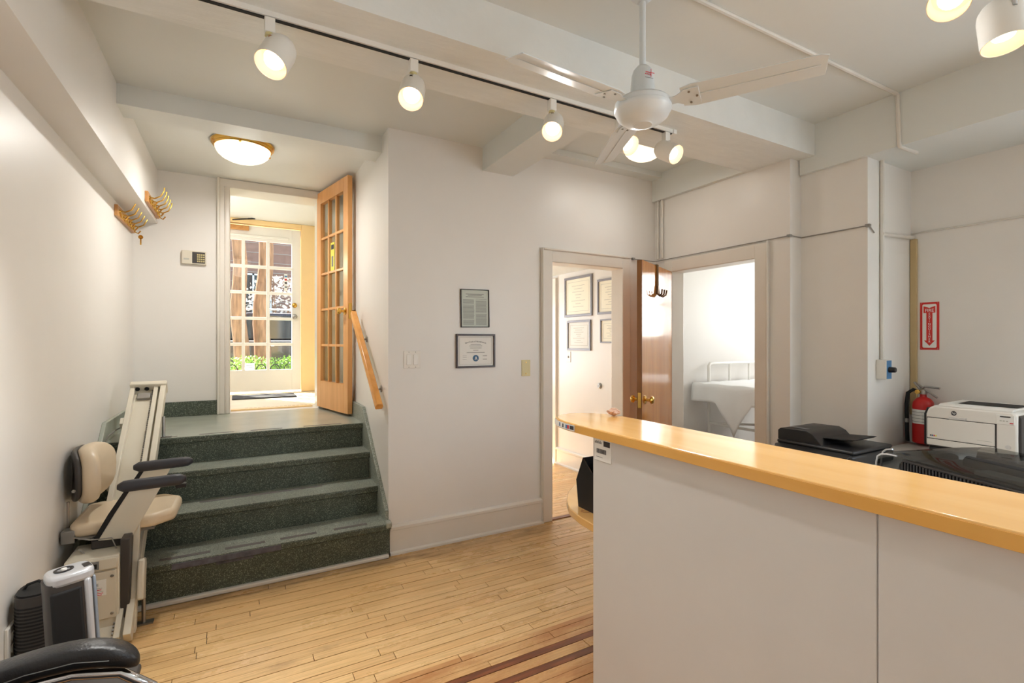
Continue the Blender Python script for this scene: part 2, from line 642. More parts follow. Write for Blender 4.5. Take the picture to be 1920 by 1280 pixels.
# terrazzo stairs
stairs = thing('stairs', 'four green terrazzo steps rising to the entry landing', 'stairs', (.07, D, 0), kind='structure')
NZ = [.22, .405, .59, LZ]
NY = [3.115, 3.345, 3.575, 3.80]
for k in range(4):
    yb = NY[k + 1] + .03 if k < 3 else EY + .0
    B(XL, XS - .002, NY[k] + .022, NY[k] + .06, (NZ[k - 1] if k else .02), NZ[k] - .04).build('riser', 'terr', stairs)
    tr = MB()
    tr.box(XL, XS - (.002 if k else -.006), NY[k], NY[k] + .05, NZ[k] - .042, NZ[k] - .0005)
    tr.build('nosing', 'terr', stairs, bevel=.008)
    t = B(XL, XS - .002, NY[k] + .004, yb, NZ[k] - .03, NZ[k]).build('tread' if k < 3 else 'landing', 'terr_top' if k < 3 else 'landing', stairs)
    if k in (0, 3):
        for x0, x1 in ([(-.36, -.13), (-.06, .14), (.22, .42), (.52, .72)] if k == 0 else [(-.52, -.34), (-.22, -.02), (.08, .28), (.42, .68)]):
            yy = NY[k] + (.055 if k == 0 else .045)
            B(x0, x1, yy, yy + (.03 if k == 0 else .016), NZ[k], NZ[k] + .0015).build('grip_strip', 'tape', t)
    elif k == 1:
        B(-.2, .5, NY[k] + .17, NY[k] + .195, NZ[k], NZ[k] + .001).build('grip_strip', 'tape', t)
B(-.3, .22, NY[0] - .0015, NY[0] + .003, NZ[0] - .037, NZ[0] - .006).build('peeling_tape', 'scuff', stairs)
B(-.1, .08, NY[0] + .019, NY[0] + .024, NZ[0] - .06, NZ[0] - .045).build('peeling_tape', 'scuff', stairs)
B(XL, XS - .01, NY[0] - .002, NY[0] + .03, 0, .024).build('base_strip', 'trim', stairs, bevel=.006)
for x0, x1 in ((XS - .024, XS), (XL, XL + .022)):
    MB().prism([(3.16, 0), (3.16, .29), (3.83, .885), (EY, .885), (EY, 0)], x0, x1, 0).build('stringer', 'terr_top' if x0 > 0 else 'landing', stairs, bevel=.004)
B(XL, -.145, EY - .022, EY, LZ, .885).build('stringer', 'terr', stairs)
B(XS - .03, XS + .008, NY[0] - .006, NY[0] + .05, NZ[0] - .03, NZ[0] + .012).build('chipped_corner', 'landing', stairs, bevel=.01)

# door casings
def casing(name, label, boxes, material='trim', bevel=.006):
    mb = MB()
    for b in boxes:
        mb.box(*b)
    o = struct(mb, name, material, label, bevel=bevel)
    o['category'] = 'door casing'


casing('trim_8', 'white casing around the office doorway', [(2.028, 2.116, D - .025, D + .123, 0, 2.083), (2.111, 2.827, D - .025, D + .123, 1.99, 2.083), (2.822, 2.908, D - .025, D + .123, 0, 2.083), (2.02, 2.032, D - .034, D, 0, 2.095), (2.032, 2.908, D - .034, D, 2.079, 2.095)])
casing('trim_9', 'white casing around the bedroom doorway', [(XW - .022, XW + .124, 2.11, 2.203, 0, 2.068), (XW - .022, XW + .124, 2.198, 2.966, 1.965, 2.068), (XW - .022, XW + .124, 2.961, 3.05, 0, 2.068), (XW - .03, XW, 2.098, 2.113, 0, 2.078)])
casing('trim_10', 'white fluted casing around the entry doorway', [(-.142, -.055, EY - .03, EY + .243, LZ, 2.70), (-.142, .74, EY - .03, EY + .243, 2.692, 2.764), (.655, .74, EY - .03, EY + .243, LZ, 2.70), (-.15, -.128, EY - .042, EY, LZ, 2.765), (-.098, -.084, EY - .038, EY, LZ, 2.70)])


def knob(parent, mx, material='brass', r=.026, name='knob'):
    """rosette and round knob standing off the surface along local z"""
    MB().lathe([(.03, 0), (.03, .006), (.012, .01), (.011, .035), (r, .045), (r, .058), (r * .7, .066), (.004, .068)], 20, mx).build(name, material, parent, smooth=True)


def glazed_door(root, W, H, cols, rows, side, top, bot, th, mx, material, panemat, mun=.022, skip=()):
    """local x along the width from the hinge, y thickness, z up"""
    B(0, side, 0, th, 0, H, mx).build('stile', material, root, bevel=.003)
    B(W - side, W, 0, th, 0, H, mx).build('stile', material, root, bevel=.003)
    B(side, W - side, 0, th, H - top, H, mx).build('top_rail', material, root)
    B(side, W - side, 0, th, 0, bot, mx).build('bottom_rail', material, root)
    gw, gh = W - 2 * side, H - top - bot
    for c in range(1, cols):
        x = side + gw * c / cols
        B(x - mun / 2, x + mun / 2, .004, th - .004, bot, H - top, mx).build('muntin', material, root, bevel=.004)
    for r in range(1, rows):
        z = bot + gh * r / rows
        B(side, W - side, .006, th - .006, z - mun / 2, z + mun / 2, mx).build('muntin', material, root, bevel=.004)
    for c in range(cols):
        for r in range(rows):
            x0, x1 = side + gw * c / cols, side + gw * (c + 1) / cols
            z0, z1 = bot + gh * r / rows, bot + gh * (r + 1) / rows
            B(x0 + mun / 2, x1 - mun / 2, th / 2 - .002, th / 2 + .002, z0 + mun / 2, z1 - mun / 2, mx).build('pane', panemat, root)


# oak french door, standing open against the stair wall
hx, hy, fx, fy = .642, 4.85, .786, 4.155
dv = Vector((fx - hx, fy - hy, 0))
DW = dv.length
dv.normalize()
nv = Vector((-dv.y, dv.x, 0))      # points to +x: away from the viewer
d1 = thing('door_1', 'oak french door of fifteen panes standing open on the landing', 'door', (hx, hy, .785), kind='structure')
mx = frame_mx((hx, hy, .785), dv, nv, Vector((0, 0, 1)))
glazed_door(d1, DW, 1.955, 3, 5, .095, .11, .24, .04, mx, 'oak', 'pane')
knob(d1, mx @ Matrix.Translation((DW - .05, 0, .845)) @ Matrix.Rotation(PI / 2, 4, 'X'))
knob(d1, mx @ Matrix.Translation((DW - .05, .04, .845)) @ Matrix.Rotation(-PI / 2, 4, 'X'), r=.022)
B(DW - .001, DW + .002, .008, .032, .78, .91, mx).build('latch_plate', 'brass', d1)
n = B(.30, .39, .0145, .0155, 1.19, 1.46, mx).build('notice', 'yellow', d1)
B(.315, .375, .0135, .0145, 1.40, 1.44, mx).build('notice_print', 'inkd', n)
B(.325, .36, .0135, .0145, 1.25, 1.34, mx).build('notice_print', 'ink', n)

# vestibule and the white street door
wall([(-.75, -.65, EY + .24, 6.75, 0, 3.0), (1.05, 1.15, EY + .24, 6.75, 0, 3.0)], 'wall_vestibule', 'side walls of the small entry vestibule')
wall([(-.75, 1.15, EY + .24, 6.75, 2.82, 3.0)], 'ceiling_vestibule', 'white ceiling of the entry vestibule', 'ceil', 'ceiling')
vf = wall([(-.75, 1.15, EY, 6.75, .6, LZ - .003)], 'floor_vestibule', 'pale stone floor of the entry vestibule', 'walk', 'floor')
vf.data.materials[0] = mat('pale vestibule floor', (226, 214, 190), .5)
casing('trim_11', 'cream yellow frame beside and above the street door', [(.69, 1.05, 6.56, 6.70, LZ, 2.82), (-.65, -.31, 6.56, 6.70, LZ, 2.82), (-.31, .69, 6.56, 6.70, 2.765, 2.82)], 'peach')
B(-.05, .62, EY + .12, EY + .2, LZ, LZ + .012).build('sill_strip', 'peach', vf)
for i in range(16):
    B(.06 + i * .036, .085 + i * .036, EY + .235, EY + .245, LZ, LZ + .008).build('inset_tile', 'inkd', vf)
d2 = thing('door_2', 'white street door of fifteen clear panes', 'door', (-.3, 6.6, LZ + .02), kind='structure')
mx = Matrix.Translation((-.3, 6.6, LZ + .02))
glazed_door(d2, .985, 1.965, 3, 5, .1, .17, .255, .045, mx, 'white', 'pane', mun=.034)
knob(d2, mx @ Matrix.Translation((.915, 0, .90)) @ Matrix.Rotation(PI / 2, 4, 'X'), 'steel', .028)
knob(d2, mx @ Matrix.Translation((.915, 0, 1.04)) @ Matrix.Rotation(PI / 2, 4, 'X'), 'brass', .024, 'deadbolt')
B(.05, .85, -.02, 0, 1.83, 1.86, mx).build('curtain_rod', 'white', d2, bevel=.006)
B(.1, .42, -.05, 0, 1.90, 1.955, mx).build('door_closer', 'rack', d2, bevel=.006)
MB().tube([(-.05, 6.5, 2.78), (.1, 6.47, 2.8), (.18, 6.5, 2.82)], .008).build('closer_arm', 'iron', d2)
st = B(.80, .835, -.001, 0, 1.21, 1.42, mx).build('sticker_strip', 'paper', d2)
for z, c in ((1.38, 'blue'), (1.34, 'redink'), (1.30, 'inkd'), (1.25, 'ink')):
    B(.803, .832, -.002, -.001, z, z + .02, mx).build('sticker', c, st)
tag(B(-.05, .58, 5.95, 6.35, LZ - .003, LZ + .010).build('door_mat', 'rubber', bevel=.004), 'dark ribbed mat lying inside the street door', 'mat')

# wooden bedroom door, open towards the document wall
hx, hy, fx, fy = 3.205, 2.966, 2.535, 2.625
dv = Vector((fx - hx, fy - hy, 0))
DW = dv.length
dv.normalize()
nv = Vector((dv.y, -dv.x, 0))
nv = nv if nv.y > 0 else -nv        # away from the viewer
d3 = thing('door_3', 'varnished flush wooden door standing open at the bedroom doorway', 'door', (hx, hy, .012), kind='structure')
mx = frame_mx((hx, hy, .012), dv, nv, Vector((0, 0, 1)))
B(0, DW - .004, 0, .038, 0, 1.955, mx).build('slab', 'oakdoor', d3)
B(DW - .004, DW, 0, .038, 0, 1.955, mx).build('door_edge', 'oakedge', d3)
knob(d3, mx @ Matrix.Translation((DW - .06, 0, .945)) @ Matrix.Rotation(PI / 2, 4, 'X'), r=.028)
knob(d3, mx @ Matrix.Translation((DW - .06, .038, .945)) @ Matrix.Rotation(-PI / 2, 4, 'X'), r=.028)
B(DW, DW + .002, .008, .03, .89, 1.0, mx).build('latch_plate', 'brass', d3)
hk = thing('over_door_hook', 'dark bronze triple hook hung over the wooden door', 'hook', tuple(mx @ Vector((DW * .55, 0, 1.955))))
for dx in (-.012, .012):
    MB().tube([mx @ Vector((DW * .55 + dx, y_, z_)) for y_, z_ in ((.044, 1.90), (.044, 1.962), (-.006, 1.962), (-.008, 1.76))], .005, 6).build('strap', 'bronze', hk)
for dx in (-.055, 0, .055):
    MB().tube([mx @ Vector((DW * .55 + dx * a, -y_, z_)) for a, y_, z_ in ((.1, .01, 1.80), (.5, .012, 1.735), (.8, .035, 1.715), (1, .055, 1.73), (1.1, .06, 1.765))], .0065, 8).build('hook', 'bronze', hk)

# office beyond the document wall
wall([(3.172, 3.27, 3.29, 4.66, 0, 2.5), (3.172, 3.27, 5.5, 6.1, 0, 2.5), (3.172, 3.27, 4.66, 5.5, 2.04, 2.5)], 'wall_office', 'white office wall hung with four framed diplomas')
wall([(.97, 3.27, 6.0, 6.1, 0, .75), (.97, 1.4, 6.0, 6.1, .75, 2.5), (2.6, 3.27, 6.0, 6.1, .75, 2.5), (1.4, 2.6, 6.0, 6.1, 1.95, 2.5)], 'wall_office_far', 'far wall of the office with its added window')
wall([(.97, 3.2, 3.29, 6.1, 2.13, 2.3)], 'ceiling_office', 'low white ceiling of the office', 'ceil', 'ceiling')
casing('trim_12', 'white casing beside the narrow office french door', [(3.145, 3.2, 4.62, 4.69, 0, 2.10), (3.145, 3.2, 4.69, 5.5, 2.04, 2.10)])
d4 = thing('door_4', 'pale oak french door with frosted panes in the office', 'door', (3.18, 5.48, .02), kind='structure')
glazed_door(d4, .78, 2.0, 2, 5, .10, .13, .28, .04, frame_mx((3.18, 5.48, .02), Vector((0, -1, 0)), Vector((1, 0, 0)), Vector((0, 0, 1))), 'oak', 'frost')
for z in (.35, 1.75):
    MB().tube([(3.165, 4.695, z), (3.165, 4.695, z + .1)], .008, 8).build('hinge', 'steel', d4)

# bedroom beyond the right wall
wall([(XW + .1, 6.35, 3.47, 3.57, 0, 2.7), (XW + .02, XW + .12, D, 3.5, 0, 2.7)], 'wall_bedroom', 'white bedroom wall behind the bed')
wall([(6.25, 6.35, 1.85, 2.02, 0, 2.7), (6.25, 6.35, 3.42, 3.47, 0, 2.7), (6.25, 6.35, 2.02, 3.42, 0, 1.43), (6.25, 6.35, 2.02, 3.42, 2.36, 2.7), (3.4, 6.35, 1.86, 1.953, 0, 2.7)], 'wall_bedroom_far', 'far bedroom wall with its window')
wall([(XW + .12, 6.35, 1.86, 3.57, 2.7, 2.8)], 'ceiling_bedroom', 'white bedroom ceiling', 'ceil', 'ceiling')
wall([(XW + .12, 6.35, 1.9, 3.47, -.06, 0)], 'floor_bedroom', 'grey linoleum bedroom floor', 'panel', 'floor')
mb = MB()
for z in (1.43, 1.89, 2.32):
    mb.box(6.2, 6.23, 2.02, 3.42, z, z + .04)
for y_ in (2.02, 2.7, 3.38):
    mb.box(6.2, 6.23, y_, y_ + .04, 1.43, 2.36)
tag(mb.build('window_2', 'white'), 'white sash window in the far bedroom wall', 'window', kind='structure')
mb = MB()
for x in (1.4, 1.98, 2.55):
    mb.box(x, x + .05, 5.9, 5.94, .75, 1.95)
for z in (.75, 1.33, 1.9):
    mb.box(1.4, 2.6, 5.9, 5.94, z, z + .05)
tag(mb.build('window_3', 'white'), 'added unseen window in the far office wall', 'window', kind='structure')  # out of view, added to brighten the office
# ============================================================ things
UP = Vector((0, 0, 1))
RT = Vector((math.cos(YAW), -math.sin(YAW), 0))
FW = Vector((math.sin(YAW), math.cos(YAW), 0))


def on_back(x, z, y=D):
    return frame_mx((x, y, z), Vector((1, 0, 0)), UP, Vector((0, -1, 0)))


def on_px(x, y, z):      # wall facing -x
    return frame_mx((x, y, z), Vector((0, -1, 0)), UP, Vector((-1, 0, 0)))


def on_left(x, y, z):    # wall facing +x
    return frame_mx((x, y, z), Vector((0, 1, 0)), UP, Vector((1, 0, 0)))


# ---------- lighting track and its heads
tr = thing('light_track', 'white ceiling track with a dark slot along the plaster beam', 'light track', (.8, 2.035, 2.6))
B(-.56, 2.2, 2.018, 2.052, 2.58, 2.6).build('track_housing', 'white', tr)
B(-.56, 2.19, 2.027, 2.043, 2.5765, 2.582).build('track_slot', 'blackm', tr)
B(2.19, 2.215, 2.014, 2.056, 2.576, 2.6).build('end_cap', 'white', tr)


def track_head(label, base, opening, axis, r=.055, L=.15, watts=5, cone=110):
    axis = Vector(axis).normalized()
    base = Vector(base)
    op = Vector(opening)
    back = op - axis * L
    t = thing('track_spotlight', label, 'spotlight', tuple(base), 0, 'track spotlights on the ceiling')
    B(base.x - .018, base.x + .018, base.y - .016, base.y + .016, base.z - .055, base.z).build('track_adapter', 'white', t, bevel=.003)
    MB().lathe([(.017, 0), (.015, .012)], 16, Matrix.Translation(base + Vector((0, 0, -.066)))).build('collar', 'ivory', t, smooth=True)
    up = (UP - axis * UP.dot(axis)).normalized()
    piv = back + axis * (L * .42) + up * (r * .96)
    MB().tube([base + Vector((0, 0, -.06)), piv + (base + Vector((0, 0, -.06)) - piv) * .15, piv], .0075, 8).build('stem', 'chrome', t)
    m = axis_mx(back, axis)
    prof = [(.004, 0), (r * .45, .004), (r * .75, .014), (r * .93, .032), (r, .055), (r, L), (r * .955, L), (r * .94, .075), (.01, .07)]
    MB().lathe(prof, 28, m, cap=False).build('lamp_can', 'white', t, smooth=True)
    MB().lathe([(r * .945, L - .004), (r * .93, .085), (r * .86, .084), (.004, .084)], 28, m, cap=False).build('reflector', 'reflector', t, smooth=True)
    MB().lathe([(.012, .085), (.032, .10), (.036, .115), (.03, .13), (.004, .137)], 18, m).build('bulb', 'bulb', t, smooth=True)
    light('track_spot_light', 'SPOT', tuple(op + axis * .012), watts, (1, .985, .955), aim(axis), spot_size=math.radians(cone), spot_blend=.7, shadow_soft_size=.04)


def pix(u, v, d):
    """point on the ray of a photo pixel at depth d"""
    return Vector((0, 0, CAM_H)) + (FW + RT * ((u - 960) / F_PX) + UP * ((640 - v) / F_PX)) * d


def ax(l, u, f):
    return RT * l + UP * u + FW * f


def head(label, base, o, bk, d, r, L=.15, watts=28, cone=112):
    """opening centre o and back centre bk as photo pixels; d is the depth of the opening"""
    op = pix(*o, d)
    e = 0.0
    while e < L and (op - pix(*bk, d + e)).length < L:
        e += .002
    track_head(label, base, op, op - pix(*bk, d + e), r, L, watts, cone)


head('white spotlight nearest the left wall on the ceiling track', (.105, 2.035, 2.578), (507, 122), (534, 82), 1.79, .058, watts=46)
head('second white track spotlight from the left, above the stair wall corner', (.655, 2.035, 2.578), (770, 186), (777, 153), 2.05, .053, watts=40)
head('white track spotlight in front of the short ceiling beam', (1.364, 2.035, 2.578), (1035, 247), (1040, 222), 2.39, .051)
head('white track spotlight partly hidden behind a fan blade', (1.80, 2.035, 2.578), (1183, 273), (1150, 256), 2.56, .051)
head('white track spotlight at the right end of the track, turned right', (2.15, 2.035, 2.578), (1268, 290), (1233, 277), 2.74, .053)
head('white spotlight cut by the top edge, facing the viewer', (2.06, .80, 2.805), (1779, 6), (1796, -34), 1.62, .06, watts=24, cone=80)
head('large white spotlight at the top right corner, pointing down', (2.22, .62, 2.805), (1884, 83), (1872, 5), 1.64, .062, .16, watts=24, cone=80)

# ---------- flush ceiling lamps
def dome(label, x, y, z, r, w):
    t = thing('ceiling_lamp', label, 'lamp', (x, y, z), 0)
    mt = Matrix.Translation((x, y, z))
    MB().lathe([(r * .97, 0), (r, -.008), (r * .98, -.02), (r * .93, -.026), (r * .93, -.034), (r * .88, -.04), (r * .84, -.036)], 40, mt).build('brass_ring', 'brass', t, smooth=True)
    R = r * .87
    MB().lathe([(R, -.03), (R * .99, -.05), (R * .92, -.075), (R * .78, -.098), (R * .55, -.118), (R * .28, -.128), (.005, -.131)], 40, mt).build('glass_bowl', 'lampglass', t, smooth=True)
    for a in (.4, 2.5, 4.6):
        MB().lathe([(.007, 0), (.009, .006), (.006, .014)], 10, axis_mx((x + r * .88 * math.cos(a), y + r * .88 * math.sin(a), z - .045), (math.cos(a), math.sin(a), 0))).build('thumb_screw', 'brass', t, smooth=True)
    light('ceiling_lamp_light', 'AREA', (x, y, z - .137), w, (1, .97, .92), (0, 0, 0), shape='DISK', size=.1)
    light('ceiling_lamp_glow', 'POINT', (x, y, z - .2), w * .1, (1, .97, .92), shadow_soft_size=.12)


dome('opal glass bowl lamp with brass rim above the landing', .036, 3.93, 2.765, .2, 13)
dome('lit opal bowl lamp with brass rim behind the ceiling fan', 2.585, 2.66, 2.83, .165, 2)

# added globe lamp, hidden from view, to brighten the dark entry
vl = thing('added_wall_lamp', 'added unseen globe lamp brightening the vestibule', 'lamp', (-.65, 5.6, 2.2))
MB().lathe([(.06, 0), (.055, .012), (.015, .02), (.015, .07)], 24, frame_mx((-.65, 5.6, 2.22), Vector((0, 1, 0)), UP, Vector((1, 0, 0)))).build('wall_plate', 'brass', vl, smooth=True)
MB().lathe([(.01, -.075), (.05, -.06), (.072, -.02), (.075, 0), (.072, .02), (.05, .06), (.01, .075)], 24, Matrix.Translation((-.55, 5.6, 2.25))).build('globe', 'lampglass', vl, smooth=True)
light('vestibule_fill_light', 'POINT', (-.42, 5.6, 2.25), 12, (1, .97, .92), shadow_soft_size=.06)

# ---------- ceiling fan
FX, FY = 1.403, 1.45
fan = thing('ceiling_fan', 'white three-bladed ceiling fan hanging on a long rod', 'ceiling fan', (FX, FY, 2.805))
ft = Matrix.Translation((FX, FY, 0))
MB().lathe([(.05, 2.805), (.055, 2.78), (.045, 2.745), (.026, 2.728), (.02, 2.722)], 28, ft).build('ceiling_canopy', 'fanwhite', fan, smooth=True)
MB().tube([(FX, FY, 2.73), (FX, FY, 2.455)], .0125, 14).build('down_rod', 'fanwhite', fan, smooth=True)
MB().lathe([(.014, 2.47), (.022, 2.468), (.036, 2.452), (.043, 2.43), (.047, 2.38), (.048, 2.352), (.045, 2.352), (.042, 2.42)], 28, ft, cap=False).build('bell_cover', 'fanwhite', fan, smooth=True)
MB().tube([(FX, FY, 2.46), (FX, FY, 2.30)], .012, 12).build('motor_shaft', 'steel', fan)
for c, a in (('hotred', 3.6), ('greenw', 4.2), ('black', 4.7), ('hotred', 5.2)):
    MB().tube([(FX + .02 * math.cos(a), FY + .02 * math.sin(a), 2.40), (FX + .036 * math.cos(a), FY + .036 * math.sin(a), 2.36), (FX + .02 * math.cos(a + .4), FY + .02 * math.sin(a + .4), 2.335)], .005, 6).build('wire', c, fan)
MB().lathe([(.02, 2.345), (.06, 2.342), (.098, 2.332), (.108, 2.322), (.108, 2.306), (.111, 2.303), (.111, 2.292), (.108, 2.288), (.098, 2.268), (.075, 2.250), (.04, 2.241), (.036, 2.236), (.004, 2.235)], 44, ft).build('motor_housing', 'fanwhite', fan, smooth=True)
lm = axis_mx((FX, FY, 2.405), -FW + RT * .35)
lb = FW * -1 + RT * .35
lb.normalize()
lr = UP.cross(lb).normalized()
lmx = frame_mx(Vector((FX, FY, 2.415)) + lb * .0465, lr, UP, lb)
B(-.018, .022, -.0012, .0012, -.0005, .0008, lmx @ Matrix.Translation((0, .008, 0))).build('label_print', 'redink', fan)
B(.006, .008, -.008, .022, -.0005, .001, lmx).build('label_print', 'redink', fan)
for q in range(4):
    B(-.020 + q * .007, -.016 + q * .007, -.001, .002, -.0005, .0008, lmx).build('label_print', 'redink', fan)
B(-.02, .016, -.0135, -.012, -.0005, .0008, lmx).build('label_print', 'ink', fan)
for a in (-58.5, 64.5, 184.5):
    m = ft @ Matrix.Rotation(math.radians(a), 4, 'Z') @ Matrix.Translation((0, 0, 2.312)) @ Matrix.Rotation(math.radians(-13), 4, 'X')
    bl = MB()
    bl.prism([(.15, -.052), (.19, -.062), (.60, -.050), (.622, -.040), (.615, .052), (.19, .062), (.15, .05)], -.002, .002, 2, m)
    b = bl.build('blade', 'fanwhite', fan, bevel=.001)
    B(.2, .60, -.004, .004, -.005, -.002, m).build('blade_rib', 'fanwhite', b, bevel=.002)
    MB().prism([(.085, -.02), (.13, -.022), (.165, -.045), (.215, -.045), (.215, .045), (.165, .045), (.13, .022), (.085, .02)], -.006, -.002, 2, m).build('blade_bracket', 'fanwhite', b, bevel=.0015)
    for px_, py_ in ((.18, -.03), (.18, .03), (.205, 0)):
        MB().lathe([(.005, -.009), (.004, -.006)], 8, m @ Matrix.Translation((px_, py_, 0))).build('screw', 'steel', b)

# ---------- surface conduits, cables
def run(name, label, cat, pts, r, material, clips=()):
    t = thing(name, label, cat, pts[0])
    MB().tube(pts, r, 8).build('tube', material, t, smooth=True)
    for c in clips:
        c = Vector(c)
        B(c.x - .012, c.x + .012, c.y - .012, c.y + .012, c.z - .008, c.z + .008).build('clip', 'steel', t)
    return t


run('ceiling_conduit', 'white painted conduit crossing the ceiling and dropping down the beam', 'conduit', [(.6, 1.41, 2.798), (1.676, 1.405, 2.798), (3.29, 1.385, 2.798), (3.302, 1.382, 2.79), (3.302, 1.375, 2.51), (3.308, 1.373, 2.494), (3.5, 1.37, 2.494)], .011, 'conduit')
run('wall_conduit', 'vertical white conduit on the pier above the blue control box', 'conduit', [(3.488, 1.541, 2.50), (3.488, 1.541, 1.27)], .012, 'conduit')
run('wall_cable', 'thin grey cable strung along the right walls at door-top height', 'cable',
    [(2.93, D - .012, 2.085), (3.19, D - .014, 2.08), (3.2, 3.12, 2.08), (XW - .012, 3.05, 2.082), (XW - .008, 1.965, 2.084), (XW - .004, 1.952, 2.084), (3.332, 1.95, 2.082), (3.334, 1.94, 2.082), (3.334, 1.555, 2.082), (3.345, 1.545, 2.08), (3.40, 1.545, 2.045)], .004, 'cable', [(XW - .008, 1.958, 2.084), (3.334, 1.548, 2.082), (2.95, D - .01, 2.085)])
run('raceway', 'white horizontal raceway from pier to recessed wall', 'conduit', [(3.48, 1.54, 2.045), (3.88, 1.54, 2.062)], .013, 'conduit')
run('recess_cable', 'thin painted cable along the recessed wall above the sign', 'cable', [(3.882, 1.545, 2.088), (3.882, 1.0, 2.088), (3.882, -.6, 2.09)], .006, 'conduit')
tag(B(3.868, 3.89, 1.515, 1.55, .9, 2.05).build('tan_raceway', 'tan', bevel=.003), 'tan vertical raceway in the corner beside the fire sign', 'conduit')
for dy, lab in ((3.125, 'outer of two thin vertical pipes in the corner above the wooden door'), (3.075, 'inner of two thin vertical pipes in the corner above the wooden door')):
    tag(MB().tube([(3.203, dy, 2.1), (3.203, dy, 2.6)], .012, 10).build('corner_pipe', 'conduit', smooth=True), lab, 'pipe', 'corner pipes')

# ---------- framed papers
def print_lines(parent, mx, x0, x1, ys, h, material='ink', jitter=.06):
    mb = MB()
    for y_ in ys:
        e = (x1 - x0) * random.uniform(0, jitter)
        mb.box(x0, x1 - e, y_ - h / 2, y_ + h / 2, 0, .0006, mx)
    return mb.build('print', material, parent)


def framed(name, label, mx, w, h, fw, fm, pm, group=None, mount=None):
    t = thing(name, label, 'framed paper', tuple(mx @ Vector((0, -h / 2, 0))), 0, group)
    for b in ((-w / 2, w / 2, h / 2 - fw, h / 2), (-w / 2, w / 2, -h / 2, -h / 2 + fw), (-w / 2, -w / 2 + fw, -h / 2 + fw, h / 2 - fw), (w / 2 - fw, w / 2, -h / 2 + fw, h / 2 - fw)):
        B(*b, 0, .016, mx).build('frame_rail', fm, t, bevel=.002)
    p = B(-w / 2 + fw, w / 2 - fw, -h / 2 + fw, h / 2 - fw, .001, .006, mx).build('sheet', pm, t)
    return t, p, mx @ Matrix.Translation((0, 0, .0062))


t, p, m = framed('framed_notice', 'pale green two-column notice in a thin black frame', on_back(1.468, 1.614) @ Matrix.Rotation(math.radians(.8), 4, 'Z'), .220, .268, .005, 'frame_b', 'greenpaper')
for y_, a in ((.10, .07), (.091, .055), (.081, .07)):
    print_lines(p, m, -a, a, [y_], .004, 'ink', 0)
for col in (-1, 1):
    y_ = .066
    ys = []
    while y_ > -.115:
        if random.random() > .14:
            ys.append(y_)
        y_ -= .0062
    print_lines(p, m, -.092 if col < 0 else .006, -.006 if col < 0 else .092, ys, .0026, 'ink', .04)
t, p, m = framed('framed_certificate', 'certificate with blue seal in a dark brown frame', on_back(1.474, 1.314), .303, .238, .013, 'frame_d', 'paper')
for b in ((-.125, .125, .094, .096), (-.125, .125, -.096, -.094), (-.125, -.123, -.096, .096), (.123, .125, -.096, .096)):
    B(*b, 0, .0005, m).build('border_line', 'inkl', p)
for i, chunk in enumerate('Certificate of Accreditation'):
    a = (i - 13.5) / 13.5
    text_mesh(chunk, .0155, m @ Matrix.Translation((a * .078, .066 - a * a * .011, .0003)) @ Matrix.Rotation(-a * .25, 4, 'Z'), 'lettering', 'inkd', p, .0002) if chunk != ' ' else None
for y_, a in ((.045, .04), (.035, .05), (.02, .045), (.004, .02), (-.012, .07)):
    print_lines(p, m, -a, a, [y_], .0035, 'ink', 0)
print_lines(p, m, -.10, -.07, [-.035, -.045, -.06], .002, 'ink')
print_lines(p, m, .055, .09, [-.036, -.06], .003, 'inkd')
s = MB().lathe([(.023, 0), (.023, .0012), (.004, .0012)], 28, m @ Matrix.Translation((.0, -.052, 0))).build('seal', 'seal', p)
MB().prism([(-.009, -.012), (-.004, -.012), (.001, .004), (.004, -.004), (.007, -.012), (.012, -.012), (.003, .012), (-.001, .012)], .0012, .002, 2, m @ Matrix.Translation((0, -.052, 0))).build('seal_emblem', 'paper', s)
for lab, y0, y1, z0, z1, fw, pm in (('large cream diploma in pewter frame, upper left on the office wall', 4.467, 3.985, 1.645, 2.075, .026, 'diploma'), ('white diploma in pewter frame below the large cream one', 4.42, 4.01, 1.285, 1.605, .022, 'paper'),
                                    ('diploma cut by the door jamb, upper right in the office', 3.90, 3.50, 1.65, 2.0, .022, 'diploma'), ('small diploma cut by the door jamb, lower right in the office', 3.855, 3.52, 1.365, 1.60, .014, 'diploma')):
    w, h = y0 - y1, z1 - z0
    t, p, m = framed('framed_diploma', lab, on_px(3.172, (y0 + y1) / 2, (z0 + z1) / 2), w, h, fw, 'frame_g', pm, 'diplomas on the office wall')
    iw, ih = w / 2 - fw - .03, h / 2 - fw - .03
    for b in ((-iw, iw, ih - .003, ih), (-iw, iw, -ih, -ih + .003), (-iw, -iw + .003, -ih, ih), (iw - .003, iw, -ih, ih)):
        B(*b, 0, .0006, m).build('border_line', 'inkl', p)
    for k, f in enumerate((.6, .4, .55, .3, .2, .65, .25, .5)):
        print_lines(p, m, -iw * f, iw * f, [ih * (.72 - k * .2)], .004, 'inkl', 0)

